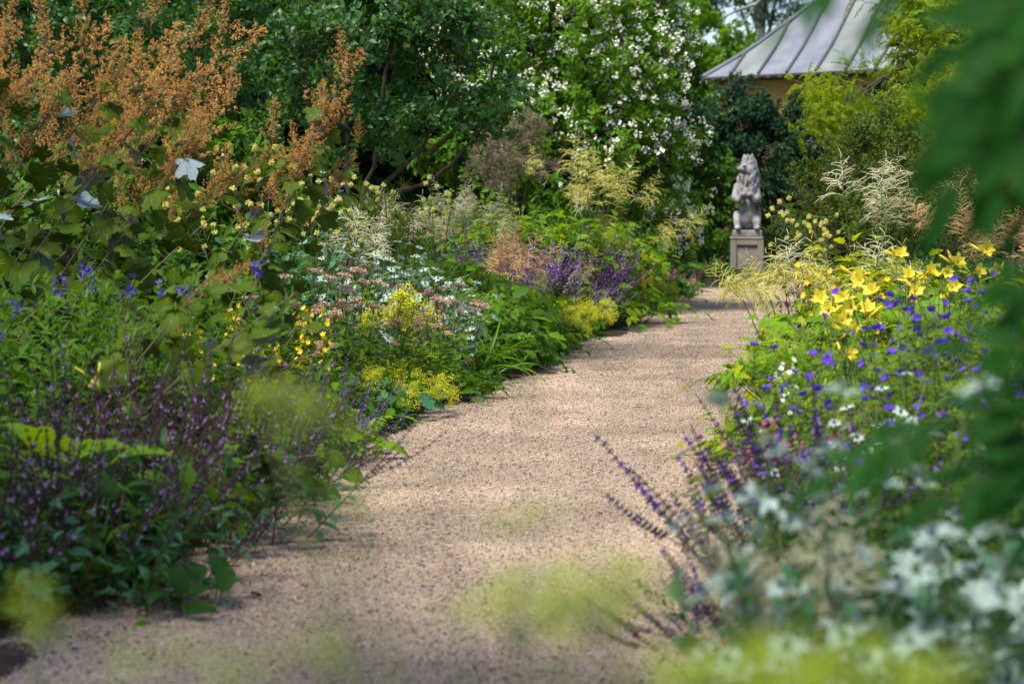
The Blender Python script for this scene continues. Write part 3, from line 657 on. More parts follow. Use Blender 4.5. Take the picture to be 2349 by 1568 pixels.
def T_roundleaf(seed, sz=.11, leaf='leaf_blue', pet=.16):
    R = random.Random(seed); b = Bld(); n = 27; tip = V((pet*.35, 0, pet)); b.tube([V((0, 0, 0)), tip*.5+V((-.01, 0, .01)), tip], .002, .0015, 3, 1); vs = [tip]; fs = []; cup = R.uniform(.1, .6)
    for i in range(n):
        a = 2*PI*i/n; r = sz*.5*(.9+.1*math.cos(a*9))*(1-.35*math.exp(-((a-PI)/.25)**2)); vs.append(tip+V((r*math.cos(a), r*math.sin(a), cup*r*r/sz-.25*r*math.cos(a)+.006*math.cos(9*a))))
    for i in range(n): fs.append((0, 1+i, 1+(i+1) % n))
    b.add(vs, fs, 0); return Tm(b.mesh('round_leaf', [leaf, 'stem_green']), pet)
def T_broad(seed, L=.15, W=.07, leaf='leaf_mid', bend=1.2):
    R = random.Random(seed); b = Bld(); b.tube([V((0, 0, 0)), V((.02, 0, .06)), V((.05, 0, .11))], .004, .003, 4, 1); b.leaf(V((.05, 0, .11)), V((.6, 0, .7)), V((-.7, 0, .6)), L, W, 'ovate', 8, bend*R.uniform(.7, 1.3), .22, 0, .05)
    return Tm(b.mesh('broad_leaf', [leaf, 'stem_green']), .25)

# ------------------------------------------------------------------ planting helpers
def fill(root, part, Ts, n, H, rad_, spread=18, lean=(0, 0), heads=None, hpart='flower_head', hs=1.0, ell=(1, 1), jit=.12, off=(0, 0), z=0, hmin=.72, edge=0, hprob=1.0):
    for i in range(n):
        T = RS.choice(Ts); r = math.sqrt(RS.random()*(1-edge)+edge); a = RS.uniform(0, 2*PI)
        lx, ly = r*math.cos(a), r*math.sin(a); k = math.tan(rad(spread))*r
        d = V((lx*k+lean[0]+RS.gauss(0, jit), ly*k+lean[1]+RS.gauss(0, jit), 1)); s = H/T.h*RS.uniform(hmin, 1.05)
        o = obj(part, T.me, root, TRS(V((lx*rad_*ell[0]+off[0], ly*rad_*ell[1]+off[1], z)), d, RS.uniform(0, 2*PI), s))
        if heads:
            for p, dd in T.tips:
                if RS.random() < hprob: obj(hpart, RS.choice(heads).me, o, TRS(p, dd+rdir(RS)*.25, RS.uniform(0, 6), hs*RS.uniform(.8, 1.12)/s))
def plant(name, label, cat, px, Y, group=None, x=None):
    X = gx(px, Y) if x is None else x
    return thing(name, label, cat, (X, Y, max(0, bed_z(X, Y))-.01), group)
def limbs(root, lines, name='limb', m='bark', r0=.03, r1=.012, sides=6):
    base = root.location
    for k, ln in enumerate(lines):
        pts = [V(p)-base for p in ln]; f = []
        for i in range(len(pts)-1):
            for t in (0, .25, .5, .75): f.append(pts[i].lerp(pts[i+1], t)+V((RS.gauss(0, .008), RS.gauss(0, .008), RS.gauss(0, .008))))
        f.append(pts[-1]); b = Bld(); b.tube(f, r0, r1, sides); obj('trunk' if k == 0 and name == 'trunk' else 'limb', b.mesh('limb', [m]), root)
def crown(root, blobs, Ts, n, part='leafy_branch', s=1.0, inward=.25, up=.5, face=None, cut=None):
    """leafy branches spread over the shells of a few uneven lobes (centre, radii in world space)"""
    base = V(root.location); wts = [b[1][0]*b[1][1]+b[1][1]*b[1][2]+b[1][0]*b[1][2] for b in blobs]; done = 0; tries = 0
    while done < n and tries < n*12:
        tries += 1; c, r = RS.choices(blobs, wts)[0]; d = rdir(RS, -.75, 1); f = 1-inward*RS.random()**1.2*1.6
        if face is not None and d.dot(face) < -.35: continue
        p = V(c)+V((d.x*r[0]*f, d.y*r[1]*f, d.z*r[2]*f))
        if p.z < .15 or (cut and cut(p)): continue
        dd = (d+UP*up+rdir(RS)*.55).normalized(); T = RS.choice(Ts)
        obj(part, T.me, root, TRS(p-dd*T.h*.5*s-base, dd, RS.uniform(0, 6), s*RS.uniform(.75, 1.2))); done += 1

def whiteflowers(b, R, ends):
    for p, d in ends:
        if R.random() < .55:
            p = p+d*.05+UP*.03
            for k in range(R.randint(6, 10)):
                q = p+rdir(R)*.045; star(b, q, (rdir(R, .0, 1)+V((0, -.5, .2))).normalized(), R, 4, .022, .023, 2, 1.0, .2, 'round', 3)
def seedpuffs(b, R, ends):
    for p, d in ends:
        for k in range(90): speck(b, p+rdir(R)*.065*R.random()**.4, R, .006, 2)

# shared template sets
SALVIA = [T_spike(s) for s in (1, 2, 3, 4)]
SALVIA_DUSK = [T_spike(s, flower='lilac', fl=.10, leaf='leaf_blue', LL=.085, fsz=.011) for s in (5, 6, 7, 8)]
SALVIA_LILAC = [T_spike(s, flower='lilac', fl=.8, fsz=.014) for s in (9, 10, 11)]
SALVIA_THIN = [T_spike(s, fl=.24, nsp=2, leaves=5, wh=16) for s in (12, 13, 14)]
SALVIA_NEAR = [T_spike(s, fl=.22, nsp=2, leaves=5, wh=17, big=1.55, fsz=.016) for s in (15, 16, 17)]
ERY_H = [T_ery_head(s) for s in (1, 2, 3)]+[T_ery_head(4, 'cone_green', 1.1)]
ERY_S = [T_ery_stem(s) for s in (1, 2, 3, 4)]
PL_CREAM = [T_plume(s) for s in (1, 2, 3)]
PL_YEL = [T_plume(s, col='cream_yellow', sl=.15, n=26) for s in (4, 5, 6)]
PL_TAN = [T_plume(s, col='tan', sl=.12, n=34, droop=.5) for s in (7, 8)]
PL_OPEN = [T_plume(s, col='cream', sl=.18, n=17, droop=.7, r=.0023, sec=True, L=.26) for s in (9, 10, 11)]
CL_BRIGHT = [T_compound(s) for s in (1, 2, 3)]
CL_LIME = [T_compound(s, leaf='leaf_lime', ll=.075, lw=.034) for s in (4, 5)]
CL_MID = [T_compound(s, leaf='leaf_mid', ll=.082, lw=.042) for s in (6, 7, 8)]
CL_CUT = [T_compound(s, leaf=('leaf_lime' if s == 10 else 'leaf_bright'), pairs=6, ll=.085, lw=.022, prof='lance', tern=True, wav=.28, L=.32) for s in (9, 10, 11)]
STRAP = [T_strap(s) for s in (1, 2, 3, 4)]
LILY = [T_lily(s) for s in (1, 2, 3, 4)]; SCAPE = [T_scape(s) for s in (1, 2, 3)]
GER_S = [T_geran(s) for s in (1, 2, 3, 4)]; GER_F = [T_saucer(s) for s in (1, 2, 3)]
FROTH = [T_froth(s) for s in (1, 2, 3)]; FROTH_TALL = [T_froth(s, h=.55, col='yellow_green', n=240, rad_=.05, br=14, flat=2.2) for s in (4, 5)]
LIME = [T_froth(s, h=.7, col='lime_froth', n=300, rad_=.045, fs=.0036, br=12) for s in (6, 7, 8)]
ROUND = [T_roundleaf(s) for s in (1, 2, 3)]; ROUND_G = [T_roundleaf(s, .10, 'leaf_mid', .14) for s in (4, 5)]
UMB_PINK = [T_umbel(s) for s in (1, 2, 3)]
UMB_ROSE = [T_umbel(s, col='dusky', r=.034) for s in (4, 5)]
ALLIUM = [T_allium(s) for s in (1, 2)]
FENNEL = [T_fennel(s) for s in (1, 2, 3)]
PUFF = [T_puff(s) for s in (1, 2, 3)]
LYSIM = [T_starstem(s) for s in (1, 2, 3)]; MAGENTA = [T_starstem(s, h=.5, col='magenta', fs=.010, nf=22, tf=.55, leaf='leaf_dark') for s in (4, 5)]
BELL = [T_bell(s) for s in (1, 2, 3, 4)]
LANCE = [T_leafy(s, h=.8, n=30, L=.105, W=.026) for s in (1, 2, 3)]
LANCE_D = [T_leafy(s, h=.6, n=24, L=.08, W=.03, leaf='leaf_dark', prof='ovate') for s in (4, 5)]
MACPL = [T_macplume(s) for s in (1, 2, 3)]; LOBED = [T_lobed(s, .15) for s in (1, 2, 3, 4, 5)]
BROAD = [T_broad(s) for s in (1, 2, 3)]; BROAD_B = [T_broad(s, leaf='leaf_bright') for s in (4, 5)]; BROAD_D = [T_broad(s, .17, .09, 'leaf_dark') for s in (6, 7)]
BR_SHRUB = [T_branch(s, L=.072, W=.046, per=9, ns=8) for s in (1, 2, 3, 4)]
BR_PHIL = [T_branch(s, h=.7, L=.085, W=.040, leaf='leaf_phil', per=11, ns=12, bend=.8) for s in (5, 6)]
BR_PHILF = [T_branch(s, h=.7, L=.085, W=.040, leaf='leaf_phil', per=9, ns=11, bend=.8, flowers=whiteflowers) for s in (7, 8, 9)]
BR_SEED = [T_branch(s, h=.5, L=.05, W=.03, per=4, ns=7, flowers=seedpuffs, fm='seed_brown', leaf='leaf_dark') for s in (10, 11)]
BR_HEDGE = [T_branch(s, h=.8, L=.085, W=.040, leaf='leaf_hedge', per=18, ns=15, sidel=.45) for s in (12, 13, 14)]
BR_BUSH = [T_branch(s, h=.6, L=.10, W=.055, leaf='leaf_mid', per=9, ns=9) for s in (15, 16)]
BR_SMALL = [T_branch(s, h=.5, L=.034, W=.018, leaf='leaf_small', per=18, ns=12, sidel=.5) for s in (17, 18, 19)]
def pinnate_branch(seed, h=.7, leaf='leaf_robinia', ll=.055, lw=.024, nl=9, pairs=6, ql=.22):
    R = random.Random(seed); b = Bld(); pts = curve_pts(h, R, 6, .25); b.tube(pts, .006, .002, 3, 1); az = 0
    for i in range(nl):
        p, d = along(pts, .12+.86*i/nl); az += 2.4; o = V((math.cos(az), math.sin(az), 0)); dd = (d*.5+o).normalized(); q = V(p); ps = [V(q)]
        for k in range(5): dd = (dd+V((0, 0, -.13))).normalized(); q = q+dd*ql/5; ps.append(V(q))
        b.tube(ps, .0016, .0008, 3, 1)
        for k in range(pairs):
            q, d2 = along(ps, .2+.75*k/pairs); sd = d2.cross(UP).normalized()
            for s in (-1, 1): b.leaf(q, (sd*s+d2*.5+rdir(R)*.15).normalized(), UP+rdir(R)*.3, ll*R.uniform(.8, 1.1), lw, 'ovate', 3, .4, .15, 0)
        b.leaf(ps[-1], d2, UP, ll, lw, 'ovate', 3, .3, .15, 0)
    return Tm(b.mesh('leafy_branch', [leaf, 'stem_brown']), h)
BR_ROB = [pinnate_branch(s, nl=14) for s in (1, 2, 3)]
BR_FAR = [T_branch(s, h=1.5, L=.20, W=.12, leaf='leaf_phil', per=14, ns=13, r=.012) for s in (20, 21)]
BR_BACK = [T_branch(s, h=1.3, L=.13, W=.075, leaf='leaf_dark', per=22, ns=15, r=.010, sidel=.5) for s in (24, 25)]
BR_CONIF = [T_branch(s, h=1.8, L=.16, W=.035, leaf='leaf_hedge', per=22, ns=12, sidel=.4, r=.014, spread=65) for s in (22, 23)]

# ------------------------------------------------------------------ trees, hedge and shrubs
def tree(name, label, px, Y, trunk_top, blobs, Ts, n, s=1.0, m='bark', r=.12, up=.5, extra=(), inward=.25):
    root = thing(name, label, 'tree', (gx(px, Y), Y, -.05))
    base = V(root.location); limbs(root, [[base, base.lerp(V(trunk_top), .5)+V((.05, 0, 0)), V(trunk_top)]], 'trunk', m, r, r*.45, 8)
    limbs(root, [[base.lerp(V(trunk_top), RS.uniform(.5, .9)), (V(trunk_top)+V(c))*.5+V((0, 0, -.1)), V(c)] for c, _ in blobs]+list(extra), 'limb', m, r*.35, r*.08, 5)
    crown(root, blobs, Ts, n, s=s, up=up, inward=inward); return root
def bl(px, py, Y, rx, ry, rz): return (at(px, py, Y), (rx, ry, rz))
tree('broadleaf_tree', 'rounded mid-green tree standing beside the lead roof, far off', 1560, 78, at(1600, 160, 78), [bl(1640, 130, 78, 1.3, 1.5, 1.0), bl(1570, 110, 78, 1.8, 1.5, 1.4), bl(1690, 165, 77, .9, 1, .7), bl(1500, 60, 79, 2, 2, 1.8), bl(1620, 240, 78, 1.6, 1.2, 1.6), bl(1540, 300, 78, 1.8, 1.2, 1.8)], BR_FAR, 190, .8, r=.22)
tree('conifer_tree', 'dark tree with bare grey limb against the white sky', 1740, 92, at(1745, -150, 92), [bl(1740, 60, 92, .9, 1, 2.0), bl(1600, 20, 93, 1.6, 1.5, 1.1), bl(1830, 40, 94, 1.1, 1, .9), bl(1700, -40, 92, 3, 2, .9), bl(1770, 130, 92, 1, 1, 1.4), bl(1560, 0, 93, 1.5, 1, 1)], BR_CONIF, 170, .9, 'bark_grey', .3,
     extra=[[at(1800, -60, 91), at(1735, 10, 91), at(1700, 60, 91), at(1620, 75, 91)], [at(1735, 10, 91), at(1690, 25, 91), at(1600, 70, 91)]])
def hedge():
    root = thing('evergreen_hedge', 'tall dark evergreen hedge closing the view behind the lion', 'hedge', (5.6, 42.0, -.03)); base = V(root.location)
    for i in range(9):
        x = 2.2+i*.95; limbs(root, [[V((x, 42, 0)), V((x+.1, 42.1, 1.6)), V((x-.05, 42, 3.1))]], 'limb', 'bark', .05, .015, 5)
    for i in range(760):
        x = RS.uniform(1.6, 11); top = 3.62+.10*math.sin(x*1.7)+.12*math.sin(x*4.1+1)-(.9*max(0, (3.4-x))); z = .25+(top-.25)*RS.random()**.75; y = 41.3+RS.gauss(0, .18)+(.5*(z/3.6)**3)
        if z > top-.3: y += RS.uniform(0, .8)
        T = RS.choice(BR_HEDGE); d = V((RS.gauss(0, .45), -.75+RS.gauss(0, .3), .8+RS.gauss(0, .35))).normalized()
        obj('leafy_branch', T.me, root, TRS(V((x, y, z))-d*.35-base, d, RS.uniform(0, 6), RS.uniform(.75, 1.15)))
hedge()
st_ = thing('shade_tree', 'spreading broadleaf tree beside the near bed, shading the near gravel', 'tree', (-5.2, 1.2, -.05))
SB = [(V((-3.6, 2.6, 5.0)), (1.5, 1.7, .9)), (V((-4.8, 4.6, 5.2)), (1.6, 1.6, 1.0)), (V((-2.0, 1.4, 5.2)), (1.3, 1.3, .8)), (V((-5.4, 1.4, 5.8)), (1.5, 1.5, 1.1)), (V((-2.9, 4.2, 5.4)), (1.0, 1.2, .7)), (V((-.45, .45, 5.0)), (.75, .7, .6)), (V((-1.9, 3.1, 5.1)), (1.2, 1.1, .7))]
limbs(st_, [[V((-5.2, 1.2, -.05)), V((-5.1, 1.3, 2.2)), V((-4.6, 1.9, 4.2))]], 'trunk', 'bark', .2, .09, 8); limbs(st_, [[V((-5, 1.5, 3.2)), V((-4.6, 2, 4.4))*.5+c*.5, c] for c, _ in SB], 'limb', 'bark', .07, .02, 6); crown(st_, SB, BR_FAR, 150, s=.62, inward=.5)
for lb, px, Y, tops, n in (('tall dark tree mostly cut off by the picture edge behind the plume poppy', -260, 24.5, [(-180, 100), (-330, 60), (-250, 260), (-120, 330), (-420, 250), (-300, 430), (-230, -60), (-460, 420), (-160, 480)], 110), ('tall dark tree behind the shaded bed, nearest the picture edge', 150, 27, [(40, 100), (250, 60), (120, 250), (330, 200), (-60, 220), (200, -80), (220, 380)], 120), ('tall dark tree behind the tan plumes', 560, 29, [(480, 80), (640, 60), (560, 230), (700, 210), (440, 260), (580, -80), (620, 380), (480, 400)], 130),
     ('tall dark tree behind the open shrub', 900, 31, [(820, 80), (980, 60), (900, 230), (1040, 210), (800, 330), (930, -80), (960, 380), (860, 430)], 130), ('dark tree behind the white-flowered shrub', 1260, 34, [(1140, 80), (1300, 20), (1400, 120), (1240, 260), (1100, 330), (1480, 200), (1350, 340), (1500, 330), (1220, 420)], 130), ('dark tree at the back of the sunny bed', 2250, 33, [(2120, 330), (2280, 200), (2200, 60), (2330, 380), (2200, 420), (2050, 420)], 95)):
    tree('backdrop_tree', lb, px, Y, at(px, 0, Y), [bl(a, b, Y+RS.uniform(-.4, .4), 1.0, .8, 1.0) for a, b in tops], BR_BACK, n, 1.0, r=.14, inward=.35)
def shrub(name, label, px, Y, stems, blobs, Ts, n, s=1.0, m='bark', r=.035, up=.5, inward=.3, cat='shrub', group=None, cut=None, x=None):
    X = gx(px, Y) if x is None else x
    root = thing(name, label, cat, (X, Y, .0), group); limbs(root, stems, 'limb', m, r, r*.3, 6); crown(root, blobs, Ts, n, s=s, up=up, inward=inward, cut=cut); return root
def auto_stems(px, Y, blobs, x=None):
    X = gx(px, Y) if x is None else x
    b = V((X, Y, 0)); return [[b+V((RS.uniform(-.12, .12), RS.uniform(-.1, .1), 0)), b.lerp(c, .5)+V((0, 0, .15)), c] for c, _ in blobs]
B1 = [bl(1585, 470, 39.4, .75, .6, .8), bl(1650, 520, 39.6, .55, .5, .8), bl(1530, 560, 39.5, .6, .5, .6), bl(1640, 420, 39.8, .5, .5, .55)]
shrub('leafy_shrub', 'fresh green broad-leaved shrub just beside the lion statue', 1600, 39.6, auto_stems(1600, 39.6, B1), B1, BR_BUSH, 85)
BM = [bl(1350, 120, 25.8, 1.15, 1.1, 1.1), bl(1200, 60, 26.2, .95, 1, 1.1), bl(1420, 230, 25.6, .74, .9, .85), bl(1430, 60, 26, .62, .9, .9), bl(1290, 330, 25.4, .75, .8, .6), bl(1440, 400, 25.4, .80, .8, .55), bl(1500, 120, 26.2, .30, .6, .6), bl(1490, 330, 25.9, .36, .6, .5), bl(1120, 60, 26.8, .8, .8, 1.0), bl(1360, -90, 26.2, 1.1, 1.1, .9), bl(1470, 490, 26.2, .55, .6, .3)]
phil = shrub('mock_orange_shrub', 'big green shrub covered in clusters of small white flowers', 1330, 26.6, auto_stems(1330, 26.6, BM), BM, BR_PHILF+BR_PHILF+BR_PHIL, 430, r=.03, inward=.16)
BN = [bl(1170, 330, 23.2, .28, .3, .26), bl(1140, 390, 23.0, .3, .3, .22), bl(1215, 385, 23.0, .22, .3, .22), bl(1195, 300, 23.3, .2, .25, .18)]
shrub('smoke_bush', 'rounded bush of dull brown fluffy seed heads below the white-flowered shrub', 1170, 23.2, auto_stems(1170, 23.2, BN), BN, BR_SEED, 42, s=.75, r=.02)
B2 = [bl(1100, 480, 24.3, .5, .5, .45), bl(1180, 440, 24.5, .45, .4, .45), bl(1290, 470, 24.8, .5, .4, .3), bl(1060, 400, 24.6, .5, .5, .5)]
shrub('leafy_shrub', 'low dark green shrub under the brown seed heads', 1150, 24.4, auto_stems(1150, 24.4, B2), B2, BR_BUSH, 60)
# open shrub with dark limbs
YL = 17.5
LL_ = [[at(800, 640, YL), at(835, 430, YL), at(860, 370, YL), at(905, 320, YL+.1), at(960, 270, YL+.2)], [at(850, 640, YL), at(900, 440, YL-.1), at(985, 420, YL-.2), at(1050, 360, YL-.3), at(1110, 290, YL-.3), at(1190, 245, YL-.3)],
       [at(790, 640, YL), at(800, 420, YL+.1), at(790, 250, YL+.3), at(720, 120, YL+.4), at(700, -20, YL+.5)], [at(830, 640, YL), at(880, 420, YL), at(960, 350, YL), at(1010, 260, YL), at(1030, 100, YL), at(1050, 0, YL)],
       [at(985, 350, YL), at(1060, 290, YL), at(1120, 210, YL-.1), at(1140, 120, YL-.1)], [at(860, 370, YL), at(880, 200, YL), at(900, 60, YL), at(930, -30, YL)], [at(800, 300, YL+.2), at(740, 260, YL), at(690, 180, YL-.1), at(660, 60, YL)]]
BL_ = [bl(900, 90, YL, .72, .7, .5), bl(1030, 120, YL, .5, .6, .55), bl(1130, 220, YL-.2, .30, .35, .25), bl(1000, 250, YL, .42, .5, .30), bl(760, 80, YL+.2, .5, .6, .6), bl(700, 190, YL+.3, .4, .5, .5), bl(1080, 290, YL-.3, .38, .35, .16), bl(900, 290, YL-.1, .32, .4, .22), bl(980, 40, YL+.2, .8, .6, .45), bl(830, -20, YL+.2, .8, .6, .4), bl(1150, 240, YL-.3, .2, .2, .14), bl(960, 330, YL-.2, .26, .3, .13), (V((-.9, 15.9, 4.3)), (.9, .8, .5)), (V((.0, 16.1, 4.6)), (.8, .7, .5))]
LL_.append([at(1030, 100, YL), V((-.3, 16.8, 3.6)), V((.1, 16.2, 4.6))])  # limb and highest crown lobes, out of view, added to throw shade across the path
open_shrub = shrub('open_shrub', 'dark open shrub with bare arching limbs leaning towards the path', 830, YL, LL_, BL_, BR_SHRUB, 185, s=.95, r=.026, inward=.55)
# dense dark shrubs at the back of the left bed
B3 = [bl(560, 60, 19.5, .9, .8, 1.0), bl(620, 200, 19.3, .6, .7, .8), bl(680, 320, 19.0, .5, .5, .6), bl(430, 120, 20, .9, .8, 1.1), bl(650, -40, 19.6, .8, .7, .7), bl(560, 330, 19, .7, .6, .6)]
shrub('dark_shrub', 'dense dark green shrub behind the tan plumes', 520, 19.6, auto_stems(520, 19.6, B3), B3, BR_SHRUB, 150, s=.95)
B4 = [bl(200, 60, 18.2, 1.0, .8, 1.1), bl(60, 180, 18.0, .8, .7, 1.0), bl(310, 200, 18.4, .7, .7, .9), bl(0, -20, 18.5, .9, .8, .9), bl(160, 320, 17.6, .9, .6, .6)]
shrub('dark_shrub', 'dense dark green shrub at the very back of the bed, beyond the plume stems', 150, 18.3, auto_stems(150, 18.3, B4), B4, BR_SHRUB, 140, s=1.0)
B5 = [bl(560, 450, 15.2, .5, .5, .4), bl(420, 430, 15.0, .5, .4, .4), bl(700, 500, 15.6, .45, .4, .35), bl(300, 460, 14.6, .5, .4, .4), bl(150, 480, 14.2, .5, .4, .4), bl(430, 610, 14.6, .5, .4, .35), bl(600, 600, 14.8, .45, .4, .35), bl(240, 620, 14.2, .5, .4, .35)]
shrub('leafy_shrub', 'low leafy green bush hidden among the plume poppy stems', 430, 15, auto_stems(430, 15, B5), B5, BR_BUSH, 90, s=.85)
# right side
B6 = [bl(2130, 140, 25, .8, .9, .7), bl(1960, 230, 24.6, .55, .7, .33), bl(2230, 170, 25.4, .9, .9, .9), bl(2100, 260, 24.5, .7, .6, .4), bl(2200, 0, 25.6, 1.2, 1, .8), bl(1890, 265, 24.2, .32, .4, .18), bl(2330, 280, 25, .8, .7, .7), bl(2150, 20, 25.4, .7, .7, .5), bl(1990, 330, 24.4, .45, .5, .25), bl(2400, 80, 25, .9, .9, 1.0)]
tree('robinia_tree', 'yellow-green tree with feathery leaflets in front of the lead roof', 2170, 25.2, at(2150, 60, 25.2), B6, BR_ROB, 300, 1.0, r=.07, up=.25, inward=.4)
B7 = [bl(2000, 430, 17.0, .55, .5, .42), bl(1900, 480, 16.8, .35, .4, .38), bl(2120, 400, 17.2, .55, .5, .5), bl(2250, 380, 17.4, .6, .5, .55), bl(2010, 340, 17.5, .4, .4, .3), bl(2060, 520, 16.4, .5, .4, .3), bl(1930, 560, 16.2, .4, .4, .25), bl(2330, 330, 17.6, .5, .5, .6)]
shrub('small_leaved_shrub', 'twiggy shrub with tiny green leaves behind the cream wispy plumes', 2060, 17, auto_stems(2060, 17, B7), B7, BR_SMALL, 190, s=.9, r=.025)
B8 = [bl(2230, 500, 13.4, .35, .3, .2), bl(2300, 440, 13.6, .4, .3, .3), bl(2180, 470, 14, .4, .4, .3)]
shrub('small_leaved_shrub', 'low bush with small leaves near the tan plumes of the sunny bed', 2240, 13.6, auto_stems(2240, 13.6, B8), B8, BR_SMALL, 55, s=.75, r=.02)
B9 = [bl(1830, 420, 33, .5, .5, .7), bl(1900, 380, 32, .6, .6, .8), bl(1850, 560, 31, .5, .5, .4)]
shrub('dark_shrub', 'dark shrub in the shade at the far end of the sunny bed', 1870, 32, auto_stems(1870, 32, B9), B9, BR_HEDGE, 45, s=.8)

# ------------------------------------------------------------------ plume poppies leaning across the shaded bed
def frame(x, z):
    x = x.normalized(); y = z.cross(x).normalized(); z = x.cross(y); return Matrix((x, y, z)).transposed().to_4x4()
def plume_poppy(label, px, Y, stems):
    root = thing('plume_poppy', label, 'plant', (gx(px, Y), Y, .02)); base = V(root.location)
    for (bx, bY, tx, ty, tY, pl, flip) in stems:
        b0 = V((gx(bx, bY), bY, 0)); tp = at(tx, ty, tY); ctl = b0.lerp(tp, .45)+V((-.05, 0, .14)); L = (tp-b0).length
        sway = V((RS.uniform(-.07, .07), RS.uniform(-.05, .05), RS.uniform(-.04, .07)))
        pts = [(b0*(1-t)**2+ctl*(2*t*(1-t))+tp*t*t)+sway*math.sin(t*PI*1.6)-base for t in [i/12 for i in range(13)]]
        bd = Bld(); bd.tube(pts[:11], .0060, .0026, 5); st = obj('stem', bd.mesh('plume_stem', ['stem_brown']), root)
        n = int(L*.78/.085); az = RS.uniform(0, 6)
        for i in range(n):
            t = .16+.66*(i/n); p, d = along(pts, t); az += 2.4+RS.uniform(-.4, .4)
            o = V((math.cos(az), math.sin(az)*.7, 0)); s = RS.uniform(.75, 1.35)*(1.25-.55*t); pet = .08*s
            pp = p+(o*.8+UP*.3)*pet; x = (o+V((.25, -.1, -.45))+rdir(RS)*.3); z = (UP+V((0, -.55, 0))+rdir(RS)*.55)
            if RS.random() < flip*(1.1 if t > .42 else .3): z = -z+V((0, -.9, .3))
            obj('leaf', RS.choice(LOBED).me, st, Matrix.Translation(pp) @ frame(x, z) @ Matrix.Scale(s*.92, 4))
        if pl:
            for t, sc, da in ((.70, pl*1.05, 9), (.70, pl*.6, .9), (.60, pl*.5, -.5), (.74, pl*.5, -.25), (.64, pl*.42, .6), (.88, pl*.5, -.5)):
                p, d = along(pts, t); d2 = d if da == 9 else (d+V((da*.5-.25, rdir(RS).y*.4, .25+abs(da)*.3))).normalized()
                obj('flower_plume', RS.choice(MACPL).me, st, TRS(p, d2, RS.uniform(0, 6), sc*RS.uniform(.9, 1.15)))
plume_poppy('tall leaning plume poppy with tan feathery plumes and lobed leaves, some pale underneath', -60, 9.6,
    [(-420, 9.0, 190, -40, 9.4, .9, .62), (-330, 9.3, 300, -20, 9.6, .95, .55), (-300, 9.6, 420, -60, 10.0, 1.0, .35), (-240, 9.2, 520, 20, 9.8, 1.0, .25), (-160, 9.7, 620, -10, 10.4, 1.0, .2), (-120, 9.3, 640, 130, 9.9, .95, .15),
     (-380, 9.8, 90, -20, 10.2, 1.0, .55), (-500, 9.3, 60, 60, 9.4, .8, .65), (-260, 10.2, 470, 90, 10.6, 1.0, .2), (-90, 10.2, 560, 210, 10.5, .9, .15), (-60, 9.5, 690, 240, 10.2, .8, .1), (-330, 10.4, 380, 60, 10.9, 1.0, .2), (-30, 9.2, 600, 380, 9.4, 0, .1)])
plume_poppy('separate plume poppy with slim upright tan plumes in front of the open shrub', 560, 11.4,
    [(480, 11.4, 838, 70, 11.8, .85, .1), (440, 11.2, 800, 190, 11.6, .75, .1), (540, 11.6, 850, 250, 11.8, .55, .0), (380, 11.4, 700, 250, 11.6, .6, .1)])
plume_poppy('plume poppy with olive lobed leaves drooping low over the path edge', 250, 7.9,
    [(40, 8.0, 650, 480, 8.0, .35, .05), (160, 7.6, 780, 560, 7.7, 0, .05), (260, 7.5, 800, 760, 7.5, 0, 0), (330, 7.4, 870, 900, 7.2, 0, 0), (420, 7.6, 760, 640, 7.9, 0, 0), (90, 7.9, 560, 560, 7.8, 0, .05), (440, 7.2, 840, 980, 7.0, 0, 0)])

# ------------------------------------------------------------------ shaded bed, left of the path
def dusk(label, px, Y, n, H, r, lean=(.25, -.1), **k):
    o = plant('dusky_salvia', label, 'plant', px, Y, 'dusky salvias in the shaded bed'); fill(o, 'flower_stem', SALVIA_DUSK, int(n*.66), H, r, 34, lean, jit=.2, **k); fill(o, 'broad_leaf', BROAD_D+BROAD, 12, .24, r*.9, 45, z=.05); fill(o, 'broad_leaf', BROAD+BROAD_D, 16, .24, r, 50, z=.22); fill(o, 'leafy_stem', LANCE_D, 10, H*.62, r, 30, lean); return o
dusk('dark purple salvia filling the nearest corner of the shaded bed', 60, 6.1, 34, .80, .42, (.12, -.12))
dusk('dark purple salvia bowed over the gravel in the nearest shaded corner', 230, 6.3, 30, .60, .34, (.35, -.2))
dusk('dusky salvia spreading dark spikes in front of the lance-leaved blue bellflower', 330, 7.1, 36, .80, .42, (.12, -.1))
dusk('dusky salvia beside the blurred drooping plume poppy leaves', 500, 7.4, 32, .74, .34, (.15, -.1))
dusk('small dusky salvia at the gravel edge with fallen violet petals', 590, 8.2, 18, .52, .24, (.2, -.1))
dusk('dusky salvia deep in the shade with few open flowers', 150, 6.9, 28, .80, .36, (.1, -.1))
o = plant('broad_leaved_plant', 'broad dark leaves crouching at the near gravel edge under purple salvia', 'plant', 360, 6.05); fill(o, 'broad_leaf', BROAD_D+BROAD[:1], 30, .22, .20, 42, (.02, -.08)); fill(o, 'leafy_stem', LANCE_D, 10, .28, .2, 30)
o = plant('broad_leaved_plant', 'broad green leaves drooping on the gravel below the hazy yellow-green blur', 'plant', 620, 8.6); fill(o, 'broad_leaf', BROAD+BROAD_B, 34, .34, .2, 65, (.2, -.1)); fill(o, 'compound_leaf', CL_BRIGHT, 16, .42, .15, 45, (.25, 0))
o = plant('broad_leaved_plant', 'large bright green dock-like leaves standing in the purple salvia', 'plant', 110, 6.6); fill(o, 'broad_leaf', BROAD_B, 12, .40, .10, 20, z=.18)
o = plant('grassy_tuft', 'small tuft of fine green foliage at the bottom corner of the bed', 'plant', 150, 5.95); fill(o, 'feathery_stem', FENNEL, 7, .30, .12, 30)
